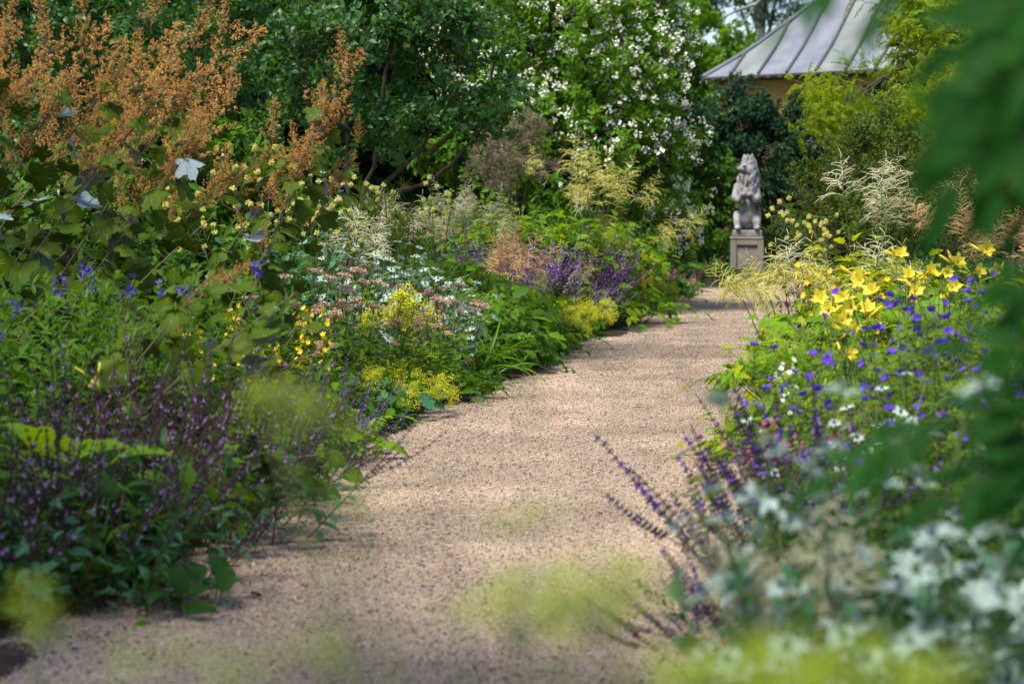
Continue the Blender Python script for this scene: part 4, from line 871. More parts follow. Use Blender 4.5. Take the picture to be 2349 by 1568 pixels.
for lb, px, Y, n, H, r in (('lance-leaved bellflower with dark blue heads nearest the picture edge', 60, 8.4, 40, .98, .45), ('lance-leaved bellflower with dark blue heads under the leaning plume poppy', 260, 8.7, 42, .96, .45), ('lance-leaved bellflower with scattered blue heads above orange loosestrife', 430, 8.6, 34, .86, .36)):
    o = plant('blue_bellflower', lb, 'plant', px, Y, 'blue bellflowers'); fill(o, 'flower_stem', BELL, n//6, H, r, 16, (.05, -.08)); fill(o, 'leafy_stem', LANCE, n, H*.93, r, 24, (.08, -.1)); fill(o, 'leafy_stem', LANCE_D, n//2, H*.6, r, 30)
o = plant('yellow_lily', 'single drooping yellow lily flower in the dark shade', 'plant', 170, 7.2); fill(o, 'flower_stalk', SCAPE[:1], 1, .66, .01, 2, (.05, 0), jit=.02)
st = o.children[0]; obj('lily_flower', LILY[0].me, st, TRS(SCAPE[0].tips[0][0], V((.35, -.3, -.9)), 0, 1.1)); fill(o, 'strap_leaf', STRAP, 8, .45, .05, 20)
for lb, px, Y, n, H, r in (('orange-yellow loosestrife behind the dusky purple salvia', 600, 9.3, 6, .74, .25), ('orange-yellow loosestrife between the bellflowers and the pink yarrow', 680, 9.8, 4, .76, .18), ('orange-yellow loosestrife half hidden under plume poppy leaves', 480, 9.6, 4, .85, .2)):
    o = plant('loosestrife', lb, 'plant', px, Y, 'orange-yellow loosestrifes'); fill(o, 'flower_stem', LYSIM, n, H, r, 18, (.05, -.05)); fill(o, 'leafy_stem', LANCE, n//2, H*.7, r, 25)
o = plant('violet_salvia', 'violet salvia in front of the yellow-green froth at the path', 'plant', 715, 9.6); fill(o, 'flower_stem', SALVIA, 16, .58, .22, 30, (.05, -.1)); fill(o, 'compound_leaf', CL_MID, 12, .3, .2, 40)
o = plant('green_filler_plant', 'bright green cut leaves beneath the drooping plume poppy at the path', 'plant', 715, 9.9); fill(o, 'compound_leaf', CL_BRIGHT+CL_LIME, 40, .40, .28, 45, (.0, -.1)); fill(o, 'broad_leaf', BROAD_B, 14, .3, .24, 45)
o = plant('lady_mantle', 'frothy yellow-green lady\'s mantle spilling on the gravel, nearest one in focus', 'plant', 868, 11.9, 'lady\'s mantles'); fill(o, 'flower_spray', FROTH, 34, .34, .26, 50, (.15, -.1)); fill(o, 'round_leaf', ROUND_G+ROUND, 34, .20, .28, 55, (.1, -.1))
o = plant('lady_mantle', 'taller spray of yellow-green froth beside the silver sea holly', 'plant', 880, 12.6, 'lady\'s mantles'); fill(o, 'flower_spray', FROTH_TALL, 14, .80, .10, 12, (.05, 0)); fill(o, 'compound_leaf', CL_LIME, 14, .4, .15, 30)
for lb, px, Y, n, H, r, Ts in (('flat pink yarrow heads left of the silver sea holly', 690, 12.2, 26, .78, .32, UMB_PINK), ('pinkish brown yarrow drift in front of the silver sea holly', 960, 12.9, 30, .62, .26, UMB_PINK+UMB_ROSE), ('faded pink yarrow beneath the tan plumes', 780, 11.8, 24, .60, .3, UMB_PINK+UMB_ROSE), ('dull rose yarrow behind the arching strap leaves', 1000, 13.4, 16, .66, .16, UMB_ROSE)):
    o = plant('yarrow', lb, 'plant', px, Y, 'pink yarrows'); fill(o, 'flower_stem', Ts, n, H, r, 20, (.05, -.05)); fill(o, 'compound_leaf', CL_MID, n//2, .34, r, 40)
for lb, px, Y, h in (('brown allium globe hanging near the gravel beside strap leaves', 1040, 13.6, .42), ('brown allium globe lying lowest, touching the gravel edge', 1075, 13.4, .22), ('brown allium globe above the other two, before the yarrow', 985, 13.2, .56), ('small brown allium globe in the low green leaves', 985, 12.6, .2)):
    o = plant('allium_seedhead', lb, 'plant', px-15, Y, 'allium seed heads'); fill(o, 'globe_head', ALLIUM, 1, h, .01, 5, (.35, -.1), jit=.05, hmin=.98); fill(o, 'strap_leaf', STRAP, 3, .25, .03, 30)
def eryng(label, px, Y, n, H, r, **k):
    o = plant('silver_sea_holly', label, 'plant', px, Y, 'silver sea hollies'); fill(o, 'branching_stem', ERY_S, n, H, r, 18, heads=ERY_H, **{**dict(hs=.68, hprob=.8), **k}); fill(o, 'broad_leaf', BROAD, n//2, .22, r, 50); return o
eryng('silver sea holly with blue cones standing behind the pink yarrow', 860, 13.8, 16, .80, .30)
eryng('silver sea holly with bluest cones just above the brown yarrow', 1000, 14.0, 15, .76, .24)
eryng('silver sea holly at the foot of the dark fennel stems', 850, 15.0, 14, .92, .28)
eryng('silver sea holly rising highest, beside the cream open plume', 780, 14.6, 13, 1.0, .24)
eryng('silver sea holly low among yellow-green froth', 800, 12.4, 9, .58, .2)
eryng('silver sea holly leaning out over the strap leaves', 1050, 13.6, 7, .62, .12, lean=(.12, -.05))
o = plant('fennel', 'dark feathery fennel with two upright purple-brown stems', 'plant', 900, 15.4); fill(o, 'feathery_stem', FENNEL, 13, 1.36, .24, 12)
def goat(label, px, Y, H, r, nl, np_, PL, ps=1.0, leaf=CL_BRIGHT, lean=(.05, -.05), spread=24, ph=None):
    """goat's beard: compound leaves below, arching stems ending in plumes"""
    o = plant('goats_beard', label, 'plant', px, Y, 'goat\'s beards'); fill(o, 'compound_leaf', leaf, nl, H*.45, r, 45, lean); fill(o, 'compound_leaf', leaf, nl, H*.40, r*.9, 40, lean, z=H*.30)
    for i in range(np_):
        a = RS.uniform(0, 6.3); q = r*.7*math.sqrt(RS.random()); b0 = V((q*math.cos(a), q*math.sin(a), 0)); hh = (ph or H)*RS.uniform(.80, 1.0)-.2*ps
        d = V((math.cos(a)*math.tan(rad(spread))*q/r+lean[0]+RS.gauss(0, .06), math.sin(a)*math.tan(rad(spread))*q/r+lean[1]+RS.gauss(0, .06), 1)); tp = b0+d*hh
        bd = Bld(); bd.tube([b0, b0.lerp(tp, .5)+V((0, 0, .03)), tp], .004, .0025, 4); s = obj('stem', bd.mesh('plume_stem', ['stem_green']), o)
        obj('flower_plume', RS.choice(PL).me, s, TRS(tp, V((d.x*1.4+RS.gauss(0, .15), d.y+RS.gauss(0, .15), .8)), RS.uniform(0, 6), ps*RS.uniform(.85, 1.15)))
    return o
goat('cream goat\'s beard with one white cone-shaped plume behind the tan plumes', 1060, 17.0, 1.35, .34, 22, 9, PL_CREAM)
goat('goat\'s beard with faded tan plumes over the strap leaves', 1110, 16.0, 1.02, .30, 24, 8, PL_TAN)
goat('goat\'s beard with wispy open plumes at the dark shrub\'s foot', 790, 14.4, 1.22, .16, 8, 4, PL_OPEN, 1.0)
goat('lime green goat\'s beard with tall buff plumes below the white-flowered shrub', 1310, 21.3, 1.85, .45, 34, 6, PL_YEL, 1.1, CL_LIME+CL_BRIGHT)
goat('goat\'s beard with the largest buff plume, leaning towards the lion', 1400, 22.3, 1.78, .38, 26, 6, PL_YEL, 1.25, CL_BRIGHT)
goat('goat\'s beard with drooping buff plume against the black shade', 1450, 24.7, 1.32, .34, 22, 6, PL_YEL, 1.1, CL_BRIGHT, (.08, 0))
goat('low goat\'s beard with fingers of buff hanging before the purple salvia', 1225, 17.6, .80, .28, 20, 5, PL_YEL, .8, CL_BRIGHT, (.12, -.1))
goat('goat\'s beard leaves and pale plumes at the open shrub\'s base', 960, 17.0, 1.30, .35, 26, 6, PL_CREAM, .9, CL_MID)
for lb, px, Y, n, H in (('pale yellow meadow rue between plume poppy and open shrub', 640, 13.0, 9, 1.42), ('pale yellow meadow rue behind the fennel', 960, 16.6, 8, 1.45), ('pale yellow meadow rue beside the separate tan plume', 720, 13.8, 7, 1.36), ('pale yellow meadow rue beside the white cone-shaped plume', 1080, 18.0, 7, 1.32)):
    o = plant('meadow_rue', lb, 'plant', px, Y, 'meadow rues'); fill(o, 'flower_stem', PUFF, n, H, .18, 14, hmin=.85)
o = plant('daylily_foliage', 'arching bright green strap leaves hanging over the gravel', 'plant', 1070, 14.6); fill(o, 'strap_leaf', STRAP, 75, .66, .20, 38, (.15, -.05)); fill(o, 'compound_leaf', CL_MID, 10, .35, .3, 40)
for lb, px, Y, H, r, n, Ts in (('bank of dark toothed leaves between strap leaves and gravel', 1115, 15.6, .46, .36, 46, CL_MID), ('bank of bright toothed leaves above the strap leaves', 1090, 15.7, .66, .32, 40, CL_BRIGHT+CL_MID), ('dark toothed leaves along the gravel in front of the blue delphinium spike', 1180, 17.0, .42, .34, 40, CL_MID), ('green toothed leaves under the low buff plume', 1165, 16.8, .66, .32, 36, CL_BRIGHT+CL_MID), ('low green leaves around the allium globes', 1000, 12.9, .28, .36, 40, CL_MID+CL_BRIGHT)):
    o = plant('toothed_leaf_plant', lb, 'plant', px, Y, 'toothed green foliage plants'); fill(o, 'compound_leaf', Ts, n, H, r, 50, (.1, -.08)); fill(o, 'compound_leaf', Ts, n//2, H*.7, r*.9, 55, (.1, -.08), z=H*.35); fill(o, 'broad_leaf', BROAD, n//4, .2, r, 60, (.1, -.1))
o = plant('catmint', 'grey twiggy mound at the gravel past the strap leaves', 'plant', 1250, 18.4); fill(o, 'feathery_stem', FENNEL, 16, .36, .22, 50); fill(o, 'leafy_stem', LANCE_D, 16, .3, .2, 40)
o = plant('delphinium', 'blue-violet delphinium beside the tan plumes', 'plant', 1150, 18.6); fill(o, 'flower_stem', [T_starstem(61, .9, 'geranium', 'leaf_mid', .017, .55, 30), T_starstem(62, .9, 'geranium', 'leaf_mid', .017, .6, 26)], 13, .92, .26, 16); fill(o, 'saucer_flower', GER_F, 14, .02, .2, 40, z=.62, hmin=1)
def lil(label, px, Y, n, H, r, Ts=SALVIA_LILAC, **k):
    o = plant('lilac_salvia', label, 'plant', px, Y, 'lilac salvias'); fill(o, 'flower_stem', Ts, n, H, r, 24, **k); fill(o, 'compound_leaf', CL_MID, n//3, .4, r, 40); return o
lil('lilac salvia mass with yellow ragwort growing through it', 1325, 21.6, 52, 1.10, .40, lean=(.1, 0))
lil('lilac salvia behind the tan plumes, left of the larger mass', 1180, 20.2, 34, 1.05, .34)
lil('lilac salvia spikes thrown out towards the dark gap', 1375, 22.8, 22, .92, .26, lean=(.25, 0))
lil('lilac salvia low at the gravel beside the yellow-green mound', 1325, 20.8, 22, .66, .24, lean=(.15, -.1))
for lb, px, Y, n, H, r in (('bright lime green foliage mound below the buff plumes', 1200, 21.5, 56, 1.45, .48), ('bright green foliage behind the lilac salvia mass', 1310, 22.4, 50, 1.35, .48), ('green foliage between the drooping buff plume and lilac salvia', 1425, 24.6, 36, 1.1, .40)):
    o = plant('green_filler_plant', lb, 'plant', px, Y); fill(o, 'compound_leaf', CL_LIME+CL_BRIGHT, n, H*.5, r, 35, z=H*.45); fill(o, 'leafy_stem', LANCE, n//2, H*.95, r, 18); fill(o, 'compound_leaf', CL_BRIGHT, n//2, H*.5, r, 45)
for lb, px, Y, n, H, r in (('orange ragwort clump at the gravel beyond lilac salvia', 1430, 24.2, 30, .62, .3), ('orange ragwort growing up through lilac salvia', 1385, 22.2, 14, .98, .24), ('orange ragwort behind the yellow-green mounds', 1385, 23.0, 16, .6, .2), ('small yellow ragwort near the far gravel bend', 1490, 27.2, 12, .55, .2)):
    o = plant('ragwort', lb, 'plant', px, Y, 'orange ragworts'); fill(o, 'flower_stem', LYSIM, n, H, r, 20, (.05, -.05)); fill(o, 'compound_leaf', CL_BRIGHT, n//2, .3, r, 40)
for lb, px, Y, r in (('yellow-green lady\'s mantle mound before the lilac salvia', 1290, 20.0, .30), ('yellow-green lady\'s mantle mound at the far gravel edge', 1480, 27.6, .28), ('yellow-green lady\'s mantle between blue salvia leaves and gravel', 1262, 18.9, .24)):
    o = plant('lady_mantle', lb, 'plant', px, Y, 'lady\'s mantles'); fill(o, 'flower_spray', FROTH, 40, .42, r, 45, (.1, -.08)); fill(o, 'round_leaf', ROUND_G, 26, .2, r, 50)
o = plant('broad_leaved_plant', 'dark hosta-like leaves at the gravel below orange ragwort', 'plant', 1365, 22.6); fill(o, 'broad_leaf', BROAD_D, 30, .42, .26, 60, (.15, -.1))
o = plant('broad_leaved_plant', 'drooping dark green mound at the far bend of the path', 'plant', 1540, 28.6); fill(o, 'strap_leaf', STRAP, 60, .62, .25, 45); fill(o, 'broad_leaf', BROAD_D, 20, .4, .3, 50)
o = plant('pink_campion', 'small pink-flowered clump at the last bend of the path', 'plant', 1545, 29.6); fill(o, 'flower_stem', MAGENTA, 16, .5, .25, 25); fill(o, 'compound_leaf', CL_MID, 16, .35, .3, 40)
o = plant('goats_beard', 'pale cream mound at the end of the far gravel edge', 'plant', 1585, 33.0, 'goat\'s beards'); fill(o, 'flower_plume', PL_CREAM, 4, .3, .2, 40); fill(o, 'compound_leaf', CL_BRIGHT, 16, .3, .3, 40)
o = plant('ground_cover', 'low ivy-like ground cover in the shade before the pedestal', 'plant', 1600, 36.6); fill(o, 'round_leaf', ROUND_G, 110, .24, 1.0, 30, ell=(1.1, .8)); fill(o, 'leafy_stem', LANCE_D, 60, .28, 1.0, 40, ell=(1.1, .8))
o = plant('ground_cover', 'low green ground cover on the shaded side of the pedestal, under the hedge', 'plant', 1560, 38.4); fill(o, 'leafy_stem', LANCE_D, 80, .36, 1.1, 40, ell=(1.2, .6)); fill(o, 'round_leaf', ROUND_G, 60, .26, 1.1, 30, ell=(1.2, .6))

# ------------------------------------------------------------------ sunny bed, right of the path
goat('goat\'s beard with yellow wispy plumes hanging over the path before the lion', 1895, 11.8, 1.0, .34, 40, 14, PL_YEL, .85, CL_LIME, (-.10, -.05), 28)
goat('goat\'s beard with yellow plumes drooping lowest onto the gravel', 1865, 11.0, .62, .26, 14, 4, PL_YEL, .85, CL_CUT, (-.32, -.05), 25)
goat('goat\'s beard with tall cream wiry plumes before the small-leaved shrub', 2035, 13.8, 1.58, .30, 30, 9, PL_OPEN, 1.05, CL_LIME, (0, 0), 18)
goat('goat\'s beard with buff tan plumes near the picture edge', 2290, 12.4, 1.22, .30, 16, 9, PL_TAN, .95, CL_MID, (0, 0), 24)
goat('goat\'s beard with pale fingers above the yellow daylilies', 1930, 12.4, 1.12, .26, 18, 4, PL_OPEN, .9, CL_LIME, (0, 0), 26)
o = plant('meadow_rue', 'pale yellow meadow rue beside the lion, in the sunny bed', 'plant', 1868, 15.4, 'meadow rues'); fill(o, 'flower_stem', PUFF, 6, 1.36, .10, 4, jit=.05, hmin=.85)
for lb, px, Y, n, H, r in (('cut-leaved bright green plant arching over the path by the daylilies', 1865, 9.9, 74, .74, .34), ('cut-leaved green plant below the yellow daylilies', 1965, 9.2, 46, .44, .28)):
    o = plant('meadowsweet', lb, 'plant', px, Y, 'cut-leaved meadowsweets'); fill(o, 'compound_leaf', CL_CUT, n, H*.62, r, 50, (-.15, -.05)); fill(o, 'compound_leaf', CL_CUT, n, H*.6, r*.85, 50, (-.15, -.05), z=H*.42)
for lb, px, Y, n, H, r, Ts in (('yellow-green leafy bank behind the daylilies', 1960, 11.2, 46, .90, .42, CL_LIME+CL_BRIGHT), ('yellow-green leafy bank behind the geranium', 2140, 11.0, 46, .92, .42, CL_LIME+CL_BRIGHT), ('green leafy bank towards the edge behind the far daylilies', 2290, 10.6, 36, .92, .35, CL_BRIGHT)):
    o = plant('green_filler_plant', lb, 'plant', px, Y); fill(o, 'compound_leaf', Ts, n, H*.5, r, 40, z=H*.42); fill(o, 'compound_leaf', Ts, n//2, H*.5, r, 40); fill(o, 'broad_leaf', BROAD_B, 12, H*.5, r, 25, z=H*.4)
for lb, px, Y, n, H, r in (('small orange loosestrife among yellow-green leaves before the pedestal', 1900, 11.4, 7, .92, .3), ('small orange loosestrife behind the middle daylilies', 2010, 11.0, 5, .92, .25)):
    o = plant('loosestrife', lb, 'plant', px, Y, 'orange-yellow loosestrifes'); fill(o, 'flower_stem', LYSIM, n, H, r, 18)
o = plant('red_leaved_plant', 'small dark red-leaved plant between wispy plumes and orange loosestrife', 'plant', 1890, 12.0); fill(o, 'leafy_stem', [T_leafy(71, .6, 22, .06, .03, 'ovate', leaf='red_leaf'), T_leafy(72, .6, 22, .06, .03, 'ovate', leaf='red_leaf')], 12, .94, .16, 14)
def daylily(label, spots, px, Y, nl=26):
    o = plant('yellow_daylily', label, 'plant', px, Y, 'yellow daylilies'); base = V(o.location); fill(o, 'strap_leaf', STRAP, nl, .55, .16, 30)
    for i, (fx, fy, fY) in enumerate(spots):
        tp = at(fx, fy, fY)-base; b0 = V((RS.uniform(-.08, .08), RS.uniform(-.08, .08), 0)); bd = Bld(); nk = tp+V((.01, .05, -.06)); bd.tube([b0, b0.lerp(nk, .55)+V((0, 0, .04)), nk], .0045, .003, 4)
        for k in range(3): dd = rdir(RS, .2, .9); bud(bd, nk+dd*.012, dd, RS.uniform(.05, .085), .014, 1, k=6)
        s = obj('flower_stalk', bd.mesh('flower_stalk', ['stem_green', 'lily']), o)
        obj('lily_flower', RS.choice(LILY).me, s, TRS(nk, V((RS.uniform(-.5, .5), -.85, RS.uniform(.1, .75))), RS.uniform(0, 6), RS.uniform(.95, 1.22)))
daylily('yellow daylily with most open flowers, next to the cut-leaved plant', [(1885, 668, 8.8), (1930, 660, 8.7), (1915, 715, 8.5), (1940, 735, 8.3), (1985, 620, 9.0), (1960, 605, 9.1), (2010, 650, 8.9), (1905, 690, 8.6), (1935, 790, 8.2), (1990, 700, 8.6), (1960, 680, 8.7)], 1960, 8.9, 34)
daylily('yellow daylily standing behind the geranium, tallest flower out at the edge', [(2160, 600, 9.3), (2120, 605, 9.4), (2260, 552, 9.3), (2190, 580, 9.5), (2100, 640, 9.1), (2230, 600, 9.2), (2290, 610, 9.1), (2180, 640, 9.0)], 2190, 9.4, 30)
daylily('yellow daylily with a single small open flower in the middle', [(2055, 565, 10.0), (2085, 620, 9.6)], 2070, 9.8, 16)
def geran(label, px, Y, n, H, r):
    o = plant('violet_geranium', label, 'plant', px, Y, 'violet-blue geraniums'); fill(o, 'leafy_stem', GER_S, n, H, r, 34, (-.05, -.1), heads=GER_F, hpart='flower', hs=1.15, hprob=.55); fill(o, 'leafy_stem', GER_S, n//2, H*.6, r, 40); return o
geran('violet-blue geranium in front of the largest daylily', 2150, 7.7, 42, .80, .27)
geran('violet-blue geranium covered most densely in flowers by the picture edge', 2240, 7.9, 52, .96, .34)
geran('violet-blue geranium sprawling low above the sea holly', 2190, 6.7, 30, .70, .24)
geran('violet-blue geranium half hidden by the dark near leaves', 2270, 6.9, 34, .86, .28)
o = plant('star_of_bethlehem', 'small white-flowered clump beside the nearest yellow daylily', 'plant', 1885, 8.4); fill(o, 'flower_stem', [T_starstem(81, .5, 'white_petal', 'leaf_blue', .014, .75, 10, pet=6)], 5, .60, .10, 16)
o = plant('magenta_campion', 'magenta-flowered clump low beside the near salvia', 'plant', 1965, 7.0); fill(o, 'flower_stem', MAGENTA, 26, .50, .26, 30, (-.1, -.05)); fill(o, 'compound_leaf', CL_MID, 16, .3, .25, 45)
o = plant('silver_sea_holly', 'sea holly with few dark blue cones below the daylilies', 'plant', 1900, 6.4, 'silver sea hollies'); fill(o, 'branching_stem', ERY_S, 6, .62, .14, 14, heads=ERY_H[:3], hs=.55, hprob=.7)
def salv(label, px, Y, n, H, r, lean, spread=26, Ts=SALVIA, leafs=8):
    o = plant('violet_salvia', label, 'plant', px, Y, 'violet salvias by the sunny path edge'); fill(o, 'flower_stem', Ts, n, H, r, spread, lean, jit=.16); fill(o, 'leafy_stem', LANCE_D, leafs, .35, r, 40, lean); return o
salv('violet salvia with dark spikes leaning out over the path', 1900, 5.6, 12, .80, .18, (-.40, -.05), Ts=SALVIA_NEAR)
salv('violet salvia behind the magenta campion, spikes nearly upright', 1890, 6.2, 10, .70, .18, (-.22, 0), Ts=SALVIA_NEAR)
salv('sparse salvia spikes sprawling low on the near gravel', 1700, 5.0, 6, .50, .10, (-.75, 0), 20, SALVIA_NEAR, 0)
salv('thin salvia spikes rising at the gravel below the leaning violet one', 1790, 5.3, 6, .56, .14, (-.65, 0), 25, SALVIA_NEAR, 2)
# near sea holly, heavily out of focus
for lb, px, Y, n, H, r in (('near sea holly with white bracts, blurred, at the path edge', 1960, 3.3, 11, .80, .12), ('near sea holly with dark cones, blurred, closest to the picture corner', 2180, 2.9, 12, .84, .14), ('near sea holly blurred beneath the dark near leaves', 2100, 3.5, 12, .84, .16), ('near sea holly blurred above the lime froth', 2040, 2.8, 8, .74, .10)):
    eryng(lb, px, Y, int(n*1.3), H, r*1.15, hs=.66, hprob=.8, hmin=.5, lean=(.10, 0), jit=.06)
o = plant('cream_astilbe', 'blurred cream plumes among the near sea holly', 'plant', 1960, 3.2); fill(o, 'flower_plume', PL_CREAM, 5, .24, .16, 50, z=.55); fill(o, 'leafy_stem', LANCE_D, 14, .6, .16, 20); fill(o, 'stem', [Tm(b.mesh('stem', ['stem_green']), .5) for b in [Bld()] if b.tube([V((0, 0, 0)), V((.01, 0, .3)), V((0, 0, .6))], .003, .002, 4) is None], 9, .6, .15, 10)
o = plant('blue_green_foliage', 'blurred blue-green leaves filling the near bed under the sea holly', 'plant', 2130, 3.4); fill(o, 'leafy_stem', [T_leafy(91, .7, 26, .10, .05, 'ovate', leaf='leaf_blue'), T_leafy(92, .7, 26, .10, .05, 'ovate', leaf='leaf_blue')], 60, .66, .34, 16, jit=.07)
o = plant('blue_green_foliage', 'green leafy mass behind the near sea holly, below the geranium', 'plant', 2160, 5.0); fill(o, 'leafy_stem', LANCE+LANCE_D, 60, .62, .40, 20); fill(o, 'leafy_stem', GER_S, 30, .6, .4, 26)

# ------------------------------------------------------------------ plants right by the camera
def T_near(seed, L=.24, pairs=5, ll=.105, lw=.034):
    R = random.Random(seed); b = Bld(); ps = [V((L*t, 0, -.05*t*t)) for t in (0, .25, .5, .75, 1)]; b.tube(ps, .0025, .001, 3, 1)
    for i in range(pairs):
        p, d = along(ps, .3+.65*i/pairs)
        for s in (-1, 1): b.leaf(p, (d*.75+V((0, s, 0))+rdir(R)*.12).normalized(), UP+rdir(R)*.2, ll*R.uniform(.8, 1.1), lw, 'lance', 6, .5, .2, 0, .08)
    b.leaf(ps[-1], V((1, 0, -.2)), UP, ll*1.1, lw, 'lance', 6, .4, .2, 0, .08)
    return b.mesh('pinnate_leaf', ['leaf_near', 'stem_green'])
NEAR = [T_near(s) for s in (1, 2, 3)]
def near_shrub(name, label, bx, by, trunk, leaves):
    root = thing(name, label, 'shrub', (bx, by, 0)); base = V(root.location); limbs(root, trunk, 'limb', 'stem_brown', .012, .005, 6)
    for (ax, ay, tx, ty, Y, s) in leaves:
        a, t = at(ax, ay, Y+.05), at(tx, ty, Y); d = t-a; sc = min(1.25, max(.55, d.length/.30))*s
        z = V((RS.gauss(0, .35), -.55+RS.gauss(0, .3), .8)); obj('leaf', RS.choice(NEAR), root, Matrix.Translation(t-d.normalized()*.31*sc-base) @ frame(d, z) @ Matrix.Scale(sc, 4))
near_shrub('overhanging_shrub', 'dark feathery leaves overhanging the top corner, close and blurred', .62, 1.85, [[V((.62, 1.85, 0)), V((.60, 1.85, .8)), V((.50, 1.8, 1.3)), V((.40, 1.75, 1.5))], [V((.60, 1.85, .9)), V((.55, 1.8, 1.2)), V((.42, 1.75, 1.3))]],
    [(2150, -190, 1730, 30, 1.75, .7), (2200, -160, 1890, 110, 1.7, .6), (2500, -60, 2110, 470, 1.7, .8), (2420, 30, 2090, 330, 1.75, .9), (2450, 100, 2220, 480, 1.65, .9), (2480, -100, 2130, 190, 1.8, .9), (2420, -80, 2150, 120, 1.7, 1.0), (2480, 60, 2180, 260, 1.65, 1.0), (2470, -30, 2280, 330, 1.7, 1.0),
     (2500, 150, 2250, 400, 1.75, 1.0), (2480, -60, 2230, 60, 1.65, 1.0), (2520, 260, 2300, 520, 1.75, .8), (2450, -40, 2320, 180, 1.6, 1.0), (2500, 100, 2330, 260, 1.8, 1.1), (2520, 120, 2200, 170, 1.85, 1.0), (2500, 40, 2250, 120, 1.9, 1.1), (2540, 200, 2290, 230, 1.9, 1.1), (2480, -20, 2180, 360, 1.8, 1.1), (2520, 120, 2260, 480, 1.8, 1.0), (2540, 60, 2330, 420, 1.75, 1.1), (2500, -80, 2200, 220, 1.95, 1.2), (2520, 0, 2300, 80, 2.0, 1.2), (2450, -100, 2240, -10, 2.0, 1.2)])
near_shrub('overhanging_shrub', 'dark feathery leaves reaching in from the picture edge below the yellow daylilies', .75, 2.1, [[V((.75, 2.1, 0)), V((.74, 2.1, .6)), V((.66, 2.05, 1.0))], [V((.74, 2.1, .5)), V((.68, 2.0, .8)), V((.58, 2.0, .95))]],
    [(2420, 880, 1840, 1070, 2.2, .6), (2520, 960, 2090, 1120, 2.1, .9), (2520, 860, 2130, 930, 2.1, .9), (2500, 800, 2200, 740, 2.05, 1), (2520, 760, 2240, 560, 2.1, .9), (2530, 900, 2290, 930, 2.0, 1), (2520, 990, 2250, 1060, 2.0, 1), (2540, 700, 2310, 680, 2.1, 1), (2550, 820, 2300, 800, 2.0, 1), (2500, 1050, 2300, 1250, 2.1, .9), (2540, 640, 2320, 560, 2.15, .9), (2560, 940, 2310, 1020, 2.0, 1.1), (2560, 1010, 2290, 1150, 2.1, 1.1), (2560, 620, 2330, 640, 2.1, 1.1)])
def lime_plant(label, bx, by, spots, sc=1.0):
    root = thing('lime_froth_plant', label, 'plant', (bx, by, 0), 'lime froth plants'); base = V(root.location)
    for (px, py, Y, s) in spots:
        t = at(px, py, Y)-base; b0 = V((RS.uniform(-.04, .04), RS.uniform(-.04, .04), 0)); bd = Bld(); bd.tube([b0, b0.lerp(t, .5)+V((.02, 0, .05)), t-UP*.02], .002, .0012, 4); st = obj('stem', bd.mesh('froth_stem', ['stem_green']), root)
        obj('flower_spray', RS.choice(HEADS), st, Matrix.Translation(t) @ Matrix.Rotation(RS.uniform(0, 6), 4, 'Z') @ Matrix.Scale(s*sc, 4))
def lime_head(seed):
    R = random.Random(seed); b = Bld(); 
    for k in range(14):
        o = rdir(R, -.1, 1); q = V((o.x*.05, o.y*.05, o.z*.03))*R.uniform(.6, 1.1); b.tube([V((0, 0, -.02)), q*.5, q], .0008, .0006, 3, 1)
        for i in range(9): speck(b, q+rdir(R)*.013, R, .0021, 0)
    return b.mesh('flower_spray', ['lime_froth', 'stem_green'])
HEADS = [lime_head(s) for s in (1, 2, 3)]
lime_plant('lime froth out of focus in the middle of the near gravel', .12, 1.15, [(1180, 1430, 1.15, .9), (1260, 1400, 1.1, .7), (1390, 1400, 1.1, .9), (1420, 1340, 1.15, .6), (1330, 1430, 1.1, .6), (1180, 1210, 1.2, .35), (1260, 1190, 1.25, .4), (1060, 1420, .95, .3)])
lime_plant('lime froth out of focus along the bottom corner below near sea holly', .24, 1.1, [(1560, 1560, 1.0, .7), (1690, 1540, 1.0, .6), (1840, 1550, 1.0, .7), (1990, 1560, 1.0, .7), (2150, 1580, 1.0, .7), (1640, 1620, .95, .8), (1780, 1620, .95, .8), (1920, 1630, .95, .8), (2080, 1640, .95, .8), (1960, 1490, 1.2, .35)])
lime_plant('lime froth hanging hazily before the dusky salvia and green leaves', .05, 1.4, [(640, 930, 1.5, .6), (690, 970, 1.5, .55), (730, 930, 1.55, .45), (800, 1000, 1.45, .3), (610, 900, 1.5, .4)])
lime_plant('lime froth in the extreme bottom corner of the shaded bed', -.30, 1.3, [(85, 1400, 1.3, .42), (95, 1460, 1.3, .42), (75, 1340, 1.35, .3), (300, 1540, .85, .3), (560, 1560, .85, .35), (420, 1500, .85, .25), (820, 1150, .85, .22), (700, 1500, .8, .3)])

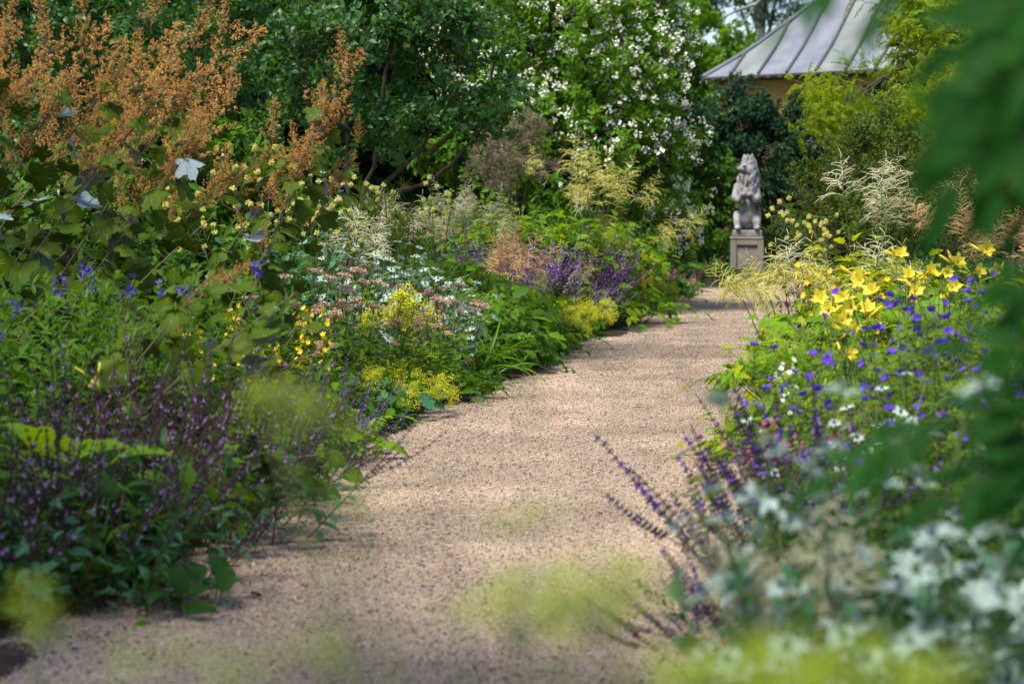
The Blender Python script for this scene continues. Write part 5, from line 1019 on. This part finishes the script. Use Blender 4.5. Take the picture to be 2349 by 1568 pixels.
# ------------------------------------------------------------------ undergrowth below the taller plants
def undergrowth(name, label, n, xf, y0, y1, hf, seed, m):
    rs = np.random.RandomState(seed); y = y0*(y1/y0)**rs.rand(n); u = rs.rand(n); x = np.array([xf(a, b) for a, b in zip(y, u)])
    z = np.array([hf(a, b) for a, b in zip(y, u)])*rs.rand(n)**.7+.01
    L = (.045+.05*rs.rand(n))*(1+.02*y); W = L*(.35+.3*rs.rand(n)); az = rs.rand(n)*6.283; el = rs.rand(n)*1.2-.2
    d = np.stack([np.cos(az)*np.cos(el), np.sin(az)*np.cos(el), np.sin(el)], 1); s = np.stack([-np.sin(az), np.cos(az), (rs.rand(n)-.5)*.8], 1); s /= np.linalg.norm(s, axis=1)[:, None]
    up = np.cross(d, s); P = np.stack([x, y, z], 1)
    a = P; b = P+d*(L*.45)[:, None]-s*(W*.5)[:, None]+up*(W*.12)[:, None]; c = P+d*(L*.5)[:, None]; e = P+d*(L*.45)[:, None]+s*(W*.5)[:, None]+up*(W*.12)[:, None]; t = P+d*L[:, None]-up*(L*.18)[:, None]
    co = np.stack([a, b, c, e, t], 1).reshape(-1, 3); tri = np.array([[0,2,1],[0,3,2],[1,2,4],[2,3,4]]); fi = (tri[None]+(np.arange(n)*5)[:, None, None]).reshape(-1)
    me = bpy.data.meshes.new(name); me.vertices.add(len(co)); me.vertices.foreach_set('co', co.ravel()); me.loops.add(len(fi)); me.loops.foreach_set('vertex_index', fi); nf = len(fi)//3
    me.polygons.add(nf); me.polygons.foreach_set('loop_start', np.arange(nf)*3); me.polygons.foreach_set('loop_total', np.full(nf, 3)); me.update(); me.materials.append(MATS[m])
    o = obj(name, me, kind='stuff'); o['label'] = label; o['category'] = 'undergrowth'
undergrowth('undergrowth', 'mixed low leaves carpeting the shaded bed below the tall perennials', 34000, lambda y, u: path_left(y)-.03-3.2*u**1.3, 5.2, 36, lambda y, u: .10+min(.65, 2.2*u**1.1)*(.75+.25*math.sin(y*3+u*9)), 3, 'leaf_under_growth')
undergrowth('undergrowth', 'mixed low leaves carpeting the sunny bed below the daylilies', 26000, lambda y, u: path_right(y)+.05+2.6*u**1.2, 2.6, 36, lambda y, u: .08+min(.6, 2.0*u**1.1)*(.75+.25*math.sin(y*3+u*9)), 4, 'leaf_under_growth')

# ------------------------------------------------------------------ things lying on the path
mat('dead_leaf', (.05,.028,.018), (.10,.055,.03), rough=.8)
def lying(label, px, py, L, W, m, name='fallen_leaf', curl=.8, rz=0, group=None):
    Y = CAM_H/((py-500)/FPX); p = at(px, py, Y); b = Bld(); b.leaf(V((-L/2, 0, .006)), V((1, 0, .25)), UP, L, W, 'ovate', 6, curl, .4, 0)
    o = obj(name, b.mesh(name, [m]), None, Matrix.Translation((p.x, p.y, path_z(p.x, p.y)+.006)) @ Matrix.Rotation(rz, 4, 'Z')); o['label'] = label; o['category'] = 'leaf'
    if group: o['group'] = group
lying('curled dark green leaf lying on gravel in front of the allium globes', 1097, 903, .06, .05, 'leaf_dark', curl=1.6)
lying('pale green leaf lying flat on gravel right of the strap leaves', 1185, 888, .09, .04, 'leaf_blue', curl=.3, rz=.2)
lying('small curled brown leaf in the middle of the sunlit gravel', 1383, 866, .055, .03, 'dead_leaf', curl=1.4)
lying('long pale green leaf on gravel under the yellow-green froth', 820, 1020, .10, .04, 'leaf_blue', curl=.3, rz=-.1)
lying('pale yellow-green leaf with fallen yellow petals on near gravel', 690, 1168, .09, .035, 'leaf_lime', curl=.3)
lying('rolled green leaf on gravel at the near bed\'s tip', 552, 1268, .10, .03, 'leaf_mid', curl=.5)
lying('large dark rolled leaf at the near bed\'s edge', 560, 1250, .10, .06, 'leaf_dark', curl=1.8, rz=.4)
lying('dry brown leaf on the gravel close to the shaded bed', 590, 1385, .05, .03, 'dead_leaf', curl=1.5, rz=.7)
lying('dark withered leaf on near gravel by the purple corner', 410, 1420, .06, .03, 'dead_leaf', curl=1.2, rz=.3)
lying('tan dead leaf half under the near bed edge', 535, 1312, .07, .04, 'tan', curl=.4)
lying('dark leaf scrap on gravel near the sprawling salvia', 1600, 1385, .06, .018, 'dead_leaf', curl=.4)
lying('slim green leaf scrap on gravel below the sprawling salvia', 1525, 1398, .05, .02, 'leaf_dark', curl=.3)
lying('dark leaf scrap on gravel in the path\'s middle distance', 1490, 1172, .04, .015, 'dead_leaf', curl=.4)
def petals(name, label, spots, m, seed, sz=.007):
    R = random.Random(seed); b = Bld()
    for (px, py, sx, sy, n) in spots:
        for i in range(n):
            qx, qy = px+R.gauss(0, sx), py+R.gauss(0, sy); Y = CAM_H/((qy-500)/FPX); p = at(qx, qy, Y); q = V((p.x, p.y, path_z(p.x, p.y)+.008)); d = rdir(R, -.05, .1); b.leaf(q, d, UP+rdir(R)*.4, sz*R.uniform(.8, 1.5), sz*.7, 'round', 3, .5, .3, 0)
    o = obj(name, b.mesh(name, [m]), kind='stuff'); o['label'] = label; o['category'] = 'petals'
petals('fallen_petals', 'violet petals scattered on the near gravel by the salvia', [(760, 1128, 55, 4, 60), (640, 1300, 60, 20, 20), (500, 1390, 70, 25, 30), (60, 1540, 70, 20, 40), (1000, 1100, 300, 90, 30), (1400, 1000, 150, 60, 15)], 'violet', 1, .010)
petals('fallen_petals', 'yellow petals scattered on the near gravel', [(640, 1168, 40, 5, 30), (760, 1200, 50, 25, 14), (1300, 860, 130, 30, 40), (1100, 930, 120, 40, 30), (760, 1240, 120, 60, 24)], 'yellow', 2, .010)
petals('leaf_litter', 'dark specks and crumbs of leaf litter strewn on the gravel', [(1400, 790, 120, 18, 60), (1500, 740, 90, 10, 40), (1200, 1200, 350, 160, 200), (1300, 900, 200, 60, 60), (480, 1370, 110, 40, 110), (150, 1510, 120, 30, 60), (1000, 1000, 150, 50, 30), (900, 1400, 300, 80, 60)], 'dead_leaf', 3, .014)
print('objects', len(bpy.data.objects), 'tris', sum(len(m.polygons) for m in bpy.data.meshes))
